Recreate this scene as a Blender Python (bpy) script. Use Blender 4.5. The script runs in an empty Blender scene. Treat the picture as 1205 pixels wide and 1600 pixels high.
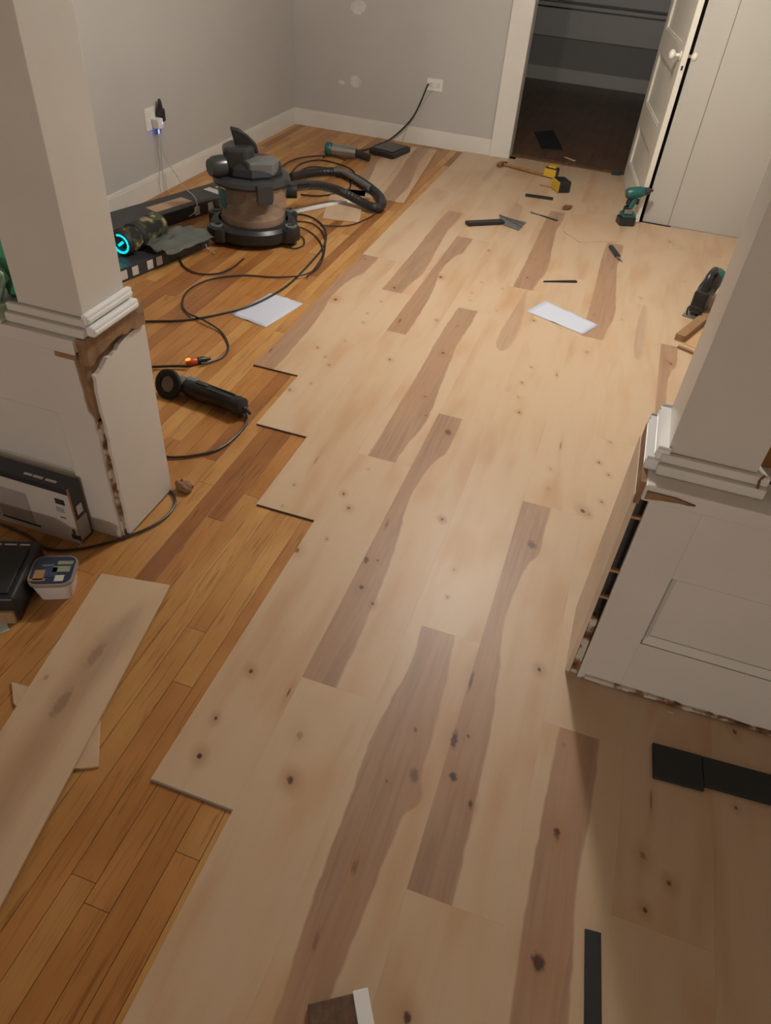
import bpy, bmesh, math, random
from mathutils import Vector, Matrix, noise
C=bpy.context.scene; col=C.collection
PI=math.pi
# ------------------------------------------------------------ camera, world, lamps, exposure
CAM_ROWS=((0.9453132,0.31827523,0.07130096),(0.26118031,-0.6077242,-0.74997076),(-0.19536579,0.72757967,-0.65761694))
cd=bpy.data.cameras.new('camera'); cam=bpy.data.objects.new('camera',cd); col.objects.link(cam); C.camera=cam
r0,r1,r2=[Vector(v) for v in CAM_ROWS]
m=Matrix((r0,-r1,-r2)).transposed().to_4x4(); m.translation=Vector((0,0,1.72)); cam.matrix_world=m
cd.sensor_fit='VERTICAL'; cd.sensor_height=24; cd.lens=1116.69/1600*24; cd.clip_start=.02
w=bpy.data.worlds.new('world'); C.world=w; w.use_nodes=True
w.node_tree.nodes['Background'].inputs[0].default_value=(.5,.55,.7,1); w.node_tree.nodes['Background'].inputs[1].default_value=.05
def lamp(name,loc,power,colr,size):
    l=bpy.data.lights.new(name,'POINT'); l.energy=power; l.color=colr; l.shadow_soft_size=size
    o=bpy.data.objects.new(name,l); o.location=loc; col.objects.link(o); return o
lamp('ceiling_light_far_room',(-.40,3.75,2.38),148,(1,.925,.84),.09)
lamp('added_fill_near_room',(-.6,-4.5,.62),175,(1,.92,.84),.12)  # added low fill behind the camera to brighten the half-wall fronts
C.view_settings.view_transform='Standard'; C.view_settings.look='None'; C.view_settings.gamma=1
C.view_settings.exposure=0; C.view_settings.use_curve_mapping=False
# ------------------------------------------------------------ helpers
def link(o,parent=None):
    col.objects.link(o)
    if parent is not None: o.parent=parent
    return o
def obj(name,bm,mat,parent=None,smooth=False,mats=None):
    me=bpy.data.meshes.new(name)
    if isinstance(bm,bmesh.types.BMesh):
        bmesh.ops.recalc_face_normals(bm,faces=bm.faces[:]); bm.to_mesh(me); bm.free()
    for mm in (mats or [mat]): me.materials.append(mm)
    if smooth:
        for p in me.polygons: p.use_smooth=True
        if hasattr(me,'set_sharp_from_angle'): me.set_sharp_from_angle(angle=math.radians(40))
    return link(bpy.data.objects.new(name,me),parent)
def tag(o,label,cat,group=None,kind=None):
    if label: o['label']=label
    if cat: o['category']=cat
    if group: o['group']=group
    if kind: o['kind']=kind
    return o
def thing(name,label,cat,loc=(0,0,0),rz=0,group=None):
    o=bpy.data.objects.new(name,None); col.objects.link(o); o.location=loc; o.rotation_euler=(0,0,rz); o.empty_display_size=.05
    return tag(o,label,cat,group)
def struct(name,bm,mat,parent=None,**k):
    o=obj(name,bm,mat,parent,**k)
    if parent is None: o['kind']='structure'
    return o
def B(): return bmesh.new()
def box(bm,lo,hi,bev=0,mx=None):
    t=bmesh.new(); bmesh.ops.create_cube(t,size=1)
    for v in t.verts:
        v.co=Vector([(lo[i]+hi[i])/2+v.co[i]*(hi[i]-lo[i]) for i in range(3)])
    if bev: bmesh.ops.bevel(t,geom=t.edges[:]+t.verts[:],offset=bev,segments=2,affect='EDGES',profile=.5)
    add(bm,t,mx); return bm
def add(bm,t,mx=None):
    if mx is not None: bmesh.ops.transform(t,matrix=mx,verts=t.verts)
    vs=[bm.verts.new(v.co) for v in t.verts]
    t.verts.index_update()
    for f in t.faces:
        try: bm.faces.new([vs[v.index] for v in f.verts])
        except ValueError: pass
    t.free()
def prism(bm,pts,z0,z1,mx=None,bev=0):
    """pts outline in local XY, extruded z0..z1"""
    t=bmesh.new(); a=[t.verts.new((x,y,z0)) for x,y in pts]; b=[t.verts.new((x,y,z1)) for x,y in pts]
    n=len(pts); t.faces.new(a[::-1]); t.faces.new(b)
    for i in range(n): t.faces.new((a[i],a[(i+1)%n],b[(i+1)%n],b[i]))
    if bev: bmesh.ops.bevel(t,geom=t.edges[:]+t.verts[:],offset=bev,segments=2,affect='EDGES',profile=.5)
    add(bm,t,mx); return bm
def lathe(bm,prof,n=32,mx=None,a0=0,a1=2*PI):
    """prof list of (r,z)"""
    t=bmesh.new(); rings=[]
    full=abs(a1-a0-2*PI)<1e-6; m=n if full else n+1
    for r,z in prof:
        if r<1e-5: rings.append([t.verts.new((0,0,z))])
        else: rings.append([t.verts.new((r*math.cos(a0+(a1-a0)*i/n),r*math.sin(a0+(a1-a0)*i/n),z)) for i in range(m)])
    for A,Bq in zip(rings,rings[1:]):
        for i in range(n):
            j=(i+1)%m
            if len(A)==1 and len(Bq)==1: continue
            if len(A)==1: t.faces.new((A[0],Bq[i],Bq[j]))
            elif len(Bq)==1: t.faces.new((A[i],A[j],Bq[0]))
            else: t.faces.new((A[i],A[j],Bq[j],Bq[i]))
    add(bm,t,mx); return bm
def smooth_path(pts,k=6):
    P=[Vector(p) for p in pts]; out=[]
    for i in range(len(P)-1):
        p0=P[max(i-1,0)];p1=P[i];p2=P[i+1];p3=P[min(i+2,len(P)-1)]
        for j in range(k):
            t=j/k; out.append(.5*((2*p1)+(p2-p0)*t+(2*p0-5*p1+4*p2-p3)*t*t+(3*p1-p0-3*p2+p3)*t**3))
    out.append(P[-1]); return out
def tube(bm,pts,r,n=8,k=6,ridge=0):
    path=smooth_path(pts,k) if k>1 else [Vector(p) for p in pts]
    rr=r if callable(r) else (lambda t:r)
    up=Vector((0,0,1)); prev=None; N=len(path)
    for i,p in enumerate(path):
        tg=(path[min(i+1,N-1)]-path[max(i-1,0)])
        if tg.length<1e-9: tg=Vector((1,0,0))
        tg.normalize()
        a=up-tg*up.dot(tg)
        if a.length<.2: a=Vector((1,0,0))-tg*tg.x
        a.normalize(); b=tg.cross(a)
        q=rr(i/(N-1))*(1+(ridge if i%2 else 0))
        ring=[bm.verts.new(p+a*q*math.cos(2*PI*j/n)+b*q*math.sin(2*PI*j/n)) for j in range(n)]
        if prev:
            for j in range(n): bm.faces.new((prev[j],prev[(j+1)%n],ring[(j+1)%n],ring[j]))
        else: bm.faces.new(ring[::-1])
        prev=ring
    bm.faces.new(prev); return bm
def ell(bm,c,rad,mx=None,seg=16,disp=0,seed=0,ns=8):
    t=bmesh.new(); bmesh.ops.create_uvsphere(t,u_segments=seg,v_segments=max(6,seg//2),radius=1)
    for v in t.verts:
        d=1+disp*noise.noise(v.co*ns*.25+Vector((seed,seed*2,0))) if disp else 1
        v.co=Vector((c[0]+v.co.x*rad[0]*d,c[1]+v.co.y*rad[1]*d,c[2]+v.co.z*rad[2]*d))
    add(bm,t,mx); return bm
def T(x,y,z): return Matrix.Translation((x,y,z))
def RX(a): return Matrix.Rotation(a,4,'X')
def RY(a): return Matrix.Rotation(a,4,'Y')
def RZ(a): return Matrix.Rotation(a,4,'Z')
def ragged(p0,p1,n,amp,seed):
    rnd=random.Random(seed); o=[]
    dx,dy=p1[0]-p0[0],p1[1]-p0[1]; l=math.hypot(dx,dy); nx,ny=-dy/l,dx/l
    for i in range(n+1):
        t=i/n+(rnd.uniform(-.3,.3)/n if 0<i<n else 0); e=0 if i in(0,n) else rnd.uniform(-amp,amp)
        o.append((p0[0]+dx*t+nx*e,p0[1]+dy*t+ny*e))
    return o
MXZ=Matrix(((1,0,0,0),(0,0,1,0),(0,1,0,0),(0,0,0,1)))   # prism xy -> world x,z ; depth -> y
MYZ=Matrix(((0,0,1,0),(1,0,0,0),(0,1,0,0),(0,0,0,1)))   # prism xy -> world y,z ; depth -> x
# ------------------------------------------------------------ materials
def srgb(h):
    v=[int(h[i:i+2],16)/255 for i in (0,2,4)]
    return tuple((c/12.92 if c<=.04045 else ((c+.055)/1.055)**2.4) for c in v)+(1,)
def mat(name,c,rough=.5,metal=0,var=0,vs=6,bump=0,bs=60,emit=0,spec=.5,coat=0):
    m=bpy.data.materials.new(name); m.use_nodes=True; nt=m.node_tree; b=nt.nodes['Principled BSDF']
    if isinstance(c,str): c=srgb(c)
    if len(c)==3: c=tuple(c)+(1,)
    b.inputs['Base Color'].default_value=c; b.inputs['Roughness'].default_value=rough; b.inputs['Metallic'].default_value=metal
    b.inputs['Specular IOR Level'].default_value=spec; b.inputs['Coat Weight'].default_value=coat
    tc=nt.nodes.new('ShaderNodeTexCoord')
    if var:
        n=nt.nodes.new('ShaderNodeTexNoise'); n.inputs['Scale'].default_value=vs; n.inputs['Detail'].default_value=4
        nt.links.new(tc.outputs['Object'],n.inputs['Vector'])
        mr=nt.nodes.new('ShaderNodeMapRange'); mr.inputs[1].default_value=.3; mr.inputs[2].default_value=.7
        mr.inputs[3].default_value=1-var; mr.inputs[4].default_value=1+var
        nt.links.new(n.outputs[0],mr.inputs[0])
        mx=nt.nodes.new('ShaderNodeVectorMath'); mx.operation='SCALE'; mx.inputs[0].default_value=c[:3]
        nt.links.new(mr.outputs[0],mx.inputs['Scale']); nt.links.new(mx.outputs[0],b.inputs['Base Color'])
    if bump:
        n=nt.nodes.new('ShaderNodeTexNoise'); n.inputs['Scale'].default_value=bs; n.inputs['Detail'].default_value=3
        nt.links.new(tc.outputs['Object'],n.inputs['Vector'])
        bp=nt.nodes.new('ShaderNodeBump'); bp.inputs['Strength'].default_value=bump; bp.inputs['Distance'].default_value=.005
        nt.links.new(n.outputs[0],bp.inputs['Height']); nt.links.new(bp.outputs[0],b.inputs['Normal'])
    if emit:
        b.inputs['Emission Color'].default_value=c; b.inputs['Emission Strength'].default_value=emit
    return m
WALL=mat('wall_paint',(.47,.455,.43),.6,var=.03,vs=1.5,bump=.05,bs=90)
CLOSET=mat('closet_wall_paint',(.46,.445,.40),.5,var=.03,vs=1.5)
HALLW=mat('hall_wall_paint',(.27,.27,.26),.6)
CREAM=mat('cream_trim_paint',(.68,.66,.61),.35,var=.04,vs=3,bump=.06,bs=25)
DOORM=mat('door_paint',(.76,.73,.65),.35,var=.03,vs=3)
COLM=mat('column_paint',(.62,.59,.54),.4,var=.05,vs=2.5,bump=.05,bs=30)
PEDM=mat('pedestal_paint',(.67,.64,.60),.42,var=.05,vs=3,bump=.06,bs=30)
WHITE=mat('fresh_white_paint',(.82,.83,.83),.3)
RAW=mat('raw_wood',(.27,.155,.08),.75,var=.35,vs=22,bump=.3,bs=60)
RAWD=mat('dark_raw_wood',(.16,.085,.04),.8,var=.4,vs=20,bump=.3,bs=60)
VOID=mat('dark_cavity_wood',(.025,.015,.012),.9)
PEEL=mat('peeled_paint',(.42,.37,.27),.7,bump=.5,bs=70)
def ramp_mat(m,scale,stops,const=False):
    nt=m.node_tree; n=nt.nodes.new('ShaderNodeTexNoise'); n.inputs['Scale'].default_value=scale; n.inputs['Detail'].default_value=3
    tc=nt.nodes.new('ShaderNodeTexCoord'); nt.links.new(tc.outputs['Object'],n.inputs['Vector'])
    cr=nt.nodes.new('ShaderNodeValToRGB'); e=cr.color_ramp.elements
    if const: cr.color_ramp.interpolation='CONSTANT'
    e[0].position,e[0].color=stops[0][0],stops[0][1]+(1,); e[1].position,e[1].color=stops[-1][0],stops[-1][1]+(1,)
    for p,c in stops[1:-1]: x=e.new(p); x.color=c+(1,)
    nt.links.new(n.outputs[0],cr.inputs[0]); nt.links.new(cr.outputs[0],nt.nodes['Principled BSDF'].inputs['Base Color'])
ramp_mat(PEEL,22,[(.3,(.03,.018,.012)),(.42,(.17,.07,.035)),(.5,(.25,.15,.08)),(.56,(.55,.50,.43)),(.7,(.60,.57,.52))])
BLK=mat('black_plastic',(.018,.018,.02),.38,bump=.03)
BLKG=mat('glossy_black_plastic',(.012,.012,.014),.2)
RUB=mat('black_rubber',(.015,.015,.016),.6)
DGREY=mat('dark_grey_plastic',(.035,.038,.04),.28)
GREY=mat('grey_plastic',(.13,.14,.14),.28)
METAL=mat('brushed_metal',(.45,.45,.45),.3,metal=.9)
STEEL=mat('dull_steel',(.28,.28,.28),.4,metal=.6,var=.15,vs=30)
PAPER=mat('white_paper',(.56,.60,.70),.7,bump=.06,bs=12)
TEAL=mat('teal_plastic',(.015,.11,.10),.35)
CARTON=mat('dark_printed_carton',(.03,.032,.036),.4,var=.2,vs=10)
CARDB=mat('brown_cardboard',(.32,.2,.11),.7,var=.1,vs=20)
TAPE=mat('tan_label',(.45,.3,.19),.5)
ICON=mat('white_print',(.55,.52,.5),.5)
YEL=mat('yellow_plastic',(.6,.38,.03),.4)
GOLD=mat('brass_brown',(.24,.13,.04),.4,metal=.4)
HANDLEW=mat('hickory_handle',(.30,.15,.06),.45,var=.2,vs=30)
BOXW=mat('light_box_board',(.55,.50,.46),.5,var=.06,vs=8)
BOXG=mat('grey_print',(.33,.29,.27),.5,var=.1,vs=14)
NAVY=mat('navy_label',(.02,.035,.07),.3)
TUBW=mat('white_tub_plastic',(.62,.58,.55),.35)
ORG=mat('orange_glow_plug',(1,.16,.02),.4,emit=3)
ORGB=mat('orange_plug_body',(.5,.07,.02),.35)
CYAN=mat('cyan_light_ring',(0,.75,.85),.4,emit=1.0)
BLUE=mat('blue_led',(.1,.15,1),.4,emit=4)
OUTW=mat('outlet_plastic',(.72,.70,.66),.4)
WCORD=mat('grey_white_wire',(.42,.40,.38),.5)
GREEN=mat('green_bag',(.10,.40,.24),.5,bump=.4,bs=14)
BAGW=mat('white_green_bag',(.42,.52,.42),.45,bump=.4,bs=10)
SPACK=mat('spackle',(.6,.6,.58),.8,var=.12,vs=20)
SCRAP=mat('wood_scrap',(.4,.24,.12),.7,var=.2,vs=40)
# camouflage
CAMO=mat('camouflage_fabric',(.03,.035,.015),.8); nt=CAMO.node_tree
n=nt.nodes.new('ShaderNodeTexNoise'); n.inputs['Scale'].default_value=14; n.inputs['Detail'].default_value=1
tc=nt.nodes.new('ShaderNodeTexCoord'); nt.links.new(tc.outputs['Object'],n.inputs['Vector'])
cr=nt.nodes.new('ShaderNodeValToRGB'); cr.color_ramp.interpolation='CONSTANT'
e=cr.color_ramp.elements; e[0].color=(.008,.008,.008,1); e[0].position=0; e[1].position=.46; e[1].color=(.05,.06,.02,1)
x=e.new(.58); x.color=(.30,.21,.13,1); x=e.new(.66); x.color=(.015,.015,.012,1)
nt.links.new(n.outputs[0],cr.inputs[0]); nt.links.new(cr.outputs[0],nt.nodes['Principled BSDF'].inputs['Base Color'])
# clear smoked tank plastic
def clear(name,tint,amount,rough=.15):
    m=bpy.data.materials.new(name); m.use_nodes=True; nt=m.node_tree; b=nt.nodes['Principled BSDF']
    b.inputs['Base Color'].default_value=tint; b.inputs['Roughness'].default_value=rough
    t=nt.nodes.new('ShaderNodeBsdfTransparent'); t.inputs[0].default_value=(.93,.91,.88,1); mx=nt.nodes.new('ShaderNodeMixShader'); mx.inputs[0].default_value=amount
    nt.links.new(t.outputs[0],mx.inputs[1]); nt.links.new(b.outputs[0],mx.inputs[2]); nt.links.new(mx.outputs[0],nt.nodes['Material Output'].inputs[0])
    return m
TANK=clear('clear_tank_plastic',(.6,.52,.45,1),.2,.12)
FILM=clear('grey_plastic_film',(.16,.18,.16,1),.6,.25)
# --- wood shader tools
def math_node(nt,op,a,b=None,c=None,clamp=False):
    n=nt.nodes.new('ShaderNodeMath'); n.operation=op; n.use_clamp=clamp
    for i,v in enumerate((a,b,c)):
        if v is None: continue
        if isinstance(v,(int,float)): n.inputs[i].default_value=v
        else: nt.links.new(v,n.inputs[i])
    return n.outputs[0]
def mixc(nt,f,a,b,mode='MIX'):
    n=nt.nodes.new('ShaderNodeMix'); n.data_type='RGBA'; n.blend_type=mode
    for s,v in ((0,f),(6,a),(7,b)):
        if isinstance(v,(int,float)): n.inputs[s].default_value=v
        elif isinstance(v,tuple): n.inputs[s].default_value=v
        else: nt.links.new(v,n.inputs[s])
    return n.outputs[2]
def maprange(nt,v,a,b,c=0,d=1,smooth=True):
    n=nt.nodes.new('ShaderNodeMapRange'); n.interpolation_type='SMOOTHSTEP' if smooth else 'LINEAR'
    nt.links.new(v,n.inputs[0])
    for i,x in enumerate((a,b,c,d)): n.inputs[i+1].default_value=x
    return n.outputs[0]
def curve(nt,v,pts):
    n=nt.nodes.new('ShaderNodeFloatCurve'); nt.links.new(v,n.inputs['Value'])
    cv=n.mapping.curves[0]
    pts=sorted(pts)
    cv.points[0].location=pts[0]; cv.points[-1].location=pts[-1]
    for p in pts[1:-1]: cv.points.new(*p)
    n.mapping.update(); return n.outputs[0]
def stretch_noise(nt,vec,sx,sy,detail=3,off=0,dist=0):
    mp=nt.nodes.new('ShaderNodeMapping'); mp.inputs['Scale'].default_value=(sx,sy,1); mp.inputs['Location'].default_value=(off,off*1.7,0)
    nt.links.new(vec,mp.inputs['Vector'])
    n=nt.nodes.new('ShaderNodeTexNoise'); n.inputs['Scale'].default_value=1; n.inputs['Detail'].default_value=detail; n.inputs['Distortion'].default_value=dist
    nt.links.new(mp.outputs[0],n.inputs['Vector']); return n.outputs[0]
# knot group
kg=bpy.data.node_groups.new('knot','ShaderNodeTree')
for nm,tp in (('Vector','NodeSocketVector'),('Center','NodeSocketVector'),('Radius','NodeSocketFloat'),('Aspect','NodeSocketFloat'),('Strength','NodeSocketFloat'),('Color','NodeSocketColor')):
    kg.interface.new_socket(nm,in_out='INPUT',socket_type=tp)
kg.interface.new_socket('Color',in_out='OUTPUT',socket_type='NodeSocketColor')
gi=kg.nodes.new('NodeGroupInput'); go=kg.nodes.new('NodeGroupOutput')
vm=kg.nodes.new('ShaderNodeVectorMath'); vm.operation='SUBTRACT'; kg.links.new(gi.outputs[0],vm.inputs[0]); kg.links.new(gi.outputs[1],vm.inputs[1])
sx=kg.nodes.new('ShaderNodeSeparateXYZ'); kg.links.new(vm.outputs[0],sx.inputs[0])
nz=kg.nodes.new('ShaderNodeTexNoise'); nz.inputs['Scale'].default_value=90; kg.links.new(gi.outputs[0],nz.inputs['Vector'])
yy=math_node(kg,'DIVIDE',sx.outputs[1],gi.outputs[3])
sk=math_node(kg,'ADD',sx.outputs[0],math_node(kg,'MULTIPLY',yy,.25))
d=math_node(kg,'SQRT',math_node(kg,'ADD',math_node(kg,'MULTIPLY',sk,sk),math_node(kg,'MULTIPLY',yy,yy)))
q=math_node(kg,'DIVIDE',d,gi.outputs[2])
q=math_node(kg,'ADD',q,math_node(kg,'MULTIPLY',math_node(kg,'SUBTRACT',nz.outputs[0],.5),.9))
core=math_node(kg,'MULTIPLY',maprange(kg,q,1.05,.35),gi.outputs[4])
halo=math_node(kg,'MULTIPLY',maprange(kg,q,4.5,.6,0,.42),gi.outputs[4])
c1=mixc(kg,halo,gi.outputs[5],(.33,.16,.075,1)); c2=mixc(kg,core,c1,(.055,.025,.018,1))
kg.links.new(c2,go.inputs[0])
PW=.2278; PL=1.4903; PX0=-1.4147
CURVES={
 'A':([(0,0),(1,0)],[(0,.46),(.1,.46),(.2,.44),(.3,.42),(.38,.38),(.47,.32),(.54,.25),(.61,.23),(.69,.26),(.78,.36),(.82,.46),(.9,.47),(1,.47)]),
 'B':([(0,.2),(.3,.2),(.5,.2),(.68,.17),(1,.2)],[(0,.71),(.1,.75),(.2,.84),(.3,.83),(.4,.78),(.5,.73),(.62,.68),(.73,.64),(.85,.68),(1,.68)]),
 'D':([(0,.22),(.27,.22),(.43,.15),(.62,.12),(.7,.1),(.8,.15),(.88,.21),(1,.18)],[(0,.6),(.33,.63),(.43,.67),(.53,.70),(.6,.75),(.635,.86),(.68,.79),(.77,.77),(.88,.73),(1,.64)]),
 'P':([(0,.9),(.42,.8),(.45,.6),(.52,.42),(.7,.44),(.86,.5),(1,.55)],[(0,0),(.43,.3),(.47,.68),(.55,.78),(.76,.75),(.9,.64),(1,.58)]),
 'E':([(0,0),(1,0)],[(0,.0),(.4,.1),(.46,.2),(.6,.2),(.75,.22),(.82,.3),(.87,.37),(1,.37)]),
 'G':([(0,.9),(.5,.8),(.55,.45),(.8,.4),(1,.5)],[(0,0),(.5,.2),(.55,.58),(.8,.62),(1,.58)]),
 'N':([(0,.9),(.06,.75),(.15,.5),(.3,.36),(.5,.33),(.8,.4),(1,.45)],[(0,.5),(.06,.8),(.15,.85),(.3,.72),(.5,.66),(.8,.62),(1,.6)]),
 'S':([(0,0),(1,0)],[(0,.4),(.12,.36),(.26,.3),(.3,.08),(.4,0),(1,0)]),
}
HEART={'A':.95,'B':.9,'D':.95,'P':.55,'E':.9,'G':.4,'N':.5,'S':.5}
def plank_material(name,design,knots,seed,grey=0,tone=1.0,warm=.5):
    rnd=random.Random(seed)
    m=bpy.data.materials.new(name); m.use_nodes=True; nt=m.node_tree; b=nt.nodes['Principled BSDF']
    uv=nt.nodes.new('ShaderNodeUVMap'); uv.uv_map='UVMap'
    sp=nt.nodes.new('ShaderNodeSeparateXYZ'); nt.links.new(uv.outputs[0],sp.inputs[0])
    u=math_node(nt,'DIVIDE',sp.outputs[0],PW); v=math_node(nt,'DIVIDE',sp.outputs[1],PL)
    vec=uv.outputs[0]; so=seed*3.7
    big=stretch_noise(nt,vec,9,1.6,2,so); fine=stretch_noise(nt,vec,170,7,4,so,.3); med=stretch_noise(nt,vec,26,1.6,3,so+3,.6)
    l1=(.55*tone,.41*tone,.275*tone,1); l2=(.49*tone,.32*tone,.19*tone,1)
    base=mixc(nt,maprange(nt,big,.35+.15*(1-warm),.75),l1,l2)
    stain=stretch_noise(nt,vec,5,2.6,1,so+14)
    base=mixc(nt,maprange(nt,stain,.55,.8,0,.55),base,(.50*tone,.29*tone,.15*tone,1))
    base=mixc(nt,maprange(nt,med,.56,.8,0,.14),base,(.40*tone,.245*tone,.15*tone,1))
    if design in CURVES:
        L,R=CURVES[design]
        wob=math_node(nt,'MULTIPLY',math_node(nt,'SUBTRACT',stretch_noise(nt,vec,6,14,2,so+9),.5),.05)
        lu=math_node(nt,'ADD',curve(nt,v,L),wob); ru=math_node(nt,'ADD',curve(nt,v,R),wob)
        if L[0][1]==0 and L[-1][1]==0: a=1.0
        else: a=maprange(nt,math_node(nt,'SUBTRACT',u,lu),-.015 if design!='N' else -.14,.02 if design!='N' else .14)
        soft={'P':.06,'G':.06,'N':.14}.get(design,.02)
        bb=maprange(nt,math_node(nt,'SUBTRACT',ru,u),-soft,soft)
        mask=math_node(nt,'MULTIPLY',a,bb)
        str_=stretch_noise(nt,vec,42,2.2,4,so+5,1.2)
        d1=(.36,.225,.145,1); d2=(.275,.165,.103,1)
        if grey: d1=(.30,.22,.15,1); d2=(.22,.165,.12,1)
        dark=mixc(nt,maprange(nt,str_,.35,.72),d1,d2)
        dark=mixc(nt,maprange(nt,big,.35,.65,0,.5),dark,(.40,.235,.135,1))
        base=mixc(nt,math_node(nt,'MULTIPLY',mask,HEART[design]),base,dark)
    base=mixc(nt,maprange(nt,fine,.45,.85,0,.06),base,(.35,.24,.16,1),'MULTIPLY')
    out=base
    for (x,y,r,st,asp) in knots:
        g=nt.nodes.new('ShaderNodeGroup'); g.node_tree=kg
        nt.links.new(vec,g.inputs[0]); g.inputs[1].default_value=(x,y,0); g.inputs[2].default_value=r*1.25; g.inputs[3].default_value=asp; g.inputs[4].default_value=st
        nt.links.new(out,g.inputs[5]); out=g.outputs[0]
    nt.links.new(out,b.inputs['Base Color'])
    b.inputs['Roughness'].default_value=.42; b.inputs['Specular IOR Level'].default_value=.35
    bp=nt.nodes.new('ShaderNodeBump'); bp.inputs['Strength'].default_value=.06; bp.inputs['Distance'].default_value=.002
    nt.links.new(fine,bp.inputs['Height']); nt.links.new(bp.outputs[0],b.inputs['Normal'])
    return m
def board_material(name,c1,c2,seed):
    m=bpy.data.materials.new(name); m.use_nodes=True; nt=m.node_tree; b=nt.nodes['Principled BSDF']
    tc=nt.nodes.new('ShaderNodeTexCoord'); oi=nt.nodes.new('ShaderNodeObjectInfo')
    ad=nt.nodes.new('ShaderNodeVectorMath'); ad.operation='ADD'; nt.links.new(tc.outputs['Object'],ad.inputs[0])
    sc=nt.nodes.new('ShaderNodeVectorMath'); sc.operation='SCALE'; sc.inputs[0].default_value=(37,91,0); nt.links.new(oi.outputs['Random'],sc.inputs['Scale']); nt.links.new(sc.outputs[0],ad.inputs[1])
    vec=ad.outputs[0]
    n1=stretch_noise(nt,vec,55,3.0,4,seed,1.6); n2=stretch_noise(nt,vec,160,9,3,seed+2,.4); n3=stretch_noise(nt,vec,7,3,2,seed+5)
    col_=mixc(nt,maprange(nt,n3,.3,.7),c1,c2)
    dk=(c2[0]*.42,c2[1]*.36,c2[2]*.3,1)
    col_=mixc(nt,maprange(nt,n1,.53,.76,0,.68),col_,dk)
    col_=mixc(nt,maprange(nt,n2,.5,.8,0,.2),col_,dk)
    nt.links.new(col_,b.inputs['Base Color']); b.inputs['Roughness'].default_value=.36; b.inputs['Specular IOR Level'].default_value=.4
    return m
OLD=[board_material('old_oak_%d'%i,a,b,i*4) for i,(a,b) in enumerate([((.48,.25,.08,1),(.40,.19,.055,1)),((.54,.30,.10,1),(.45,.225,.07,1)),((.32,.135,.04,1),(.25,.10,.03,1)),((.44,.205,.06,1),(.36,.155,.042,1))])]
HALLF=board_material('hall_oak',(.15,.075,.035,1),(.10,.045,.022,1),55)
# ------------------------------------------------------------ setting
bm=B(); box(bm,(-3.2,-5.2,-.09),(2.0,11.0,-.031)); floor=struct('floor',bm,VOID)
bm=B(); box(bm,(-3.2,-5.2,2.6),(2.0,10.9,2.7)); struct('ceiling',bm,mat('ceiling_paint',(.5,.49,.46),.7))
bm=B(); box(bm,(-3.18,-5.2,-.03),(-3.06,6.92,2.6)); wall_left=struct('wall_left',bm,WALL)
bm=B(); box(bm,(1.9,-5.2,-.03),(2.02,5.85,2.6)); struct('wall_right',bm,WALL)
bm=B(); box(bm,(-3.06,-5.2,-.03),(1.9,-5.08,2.6)); struct('wall_front',bm,mat('low_bounce_wall',(.12,.10,.08),.7))  # unseen wall, colour darkened to cut bounce onto the shaded near floor
bm=B(); box(bm,(-3.06,6.80,-.03),(-1.06,6.92,2.6)); box(bm,(-1.06,6.80,2.1),(.2,6.92,2.6)); box(bm,(0.02,6.80,-.03),(.2,6.92,2.1)); wall_back=struct('wall_back',bm,WALL)
# closet projection
bm=B(); box(bm,(.385,5.735,0),(1.9,5.85,2.6)); box(bm,(.2,5.735,0),(.381,5.85,2.6)); box(bm,(.2,5.85,0),(.3,6.80,2.6)); box(bm,(.381,5.745,0),(.385,5.85,2.6)); struct('wall_closet',bm,CLOSET)
# hall beyond
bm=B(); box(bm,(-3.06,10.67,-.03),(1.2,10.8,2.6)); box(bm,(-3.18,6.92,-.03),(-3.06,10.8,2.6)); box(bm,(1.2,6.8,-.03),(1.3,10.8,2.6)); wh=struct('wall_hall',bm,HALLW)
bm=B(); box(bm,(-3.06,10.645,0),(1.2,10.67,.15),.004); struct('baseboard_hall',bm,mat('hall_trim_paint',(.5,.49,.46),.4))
HT=mat('hall_sill_paint',(.46,.46,.44),.4)
wn=struct('window_1',box(B(),(-2.4,10.62,.84),(.9,10.67,2.0)),HT)
for x0 in (-2.3,-1.25,-.55,.15):
    obj('pane',box(B(),(x0+.08,10.60,.98),(x0+.58,10.618,1.9)),mat('night_glass',(.01,.012,.015),.1),wn)
obj('sill',box(B(),(-2.6,10.52,.78),(1.1,10.67,.82),.006),HT,wn); obj('apron',box(B(),(-2.5,10.635,.47),(1.0,10.67,.78),.004),HT,wn)
# baseboards
def baseboard(name,a,b,nrm,h=.125,t=.016):
    a=Vector(a);b=Vector(b);n=Vector(nrm)*t; bm=B()
    def run(z0,z1,k):
        p=[a,b,b+n*k,a+n*k]; prism(bm,[(q.x,q.y) for q in p],z0,z1)
    run(-.008,h-.02,1); run(h-.02,h-.008,.8); run(h-.008,h,.5)
    return struct(name,bm,CREAM)
baseboard('baseboard_left',(-3.06,1.71),(-3.06,6.8),(1,0)); baseboard('baseboard_back',(-3.06,6.8),(-1.18,6.8),(0,-1))
bm=B(); box(bm,(-1.185,6.765,0),(-1.01,6.80,2.2),.004); box(bm,(-1.075,6.80,0),(-1.01,6.93,2.1)); box(bm,(-1.01,6.765,2.1),(.1,6.8,2.25)); box(bm,(-.0,6.765,0),(.1,6.80,2.1),.004); struct('trim_1',bm,CREAM)
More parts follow.
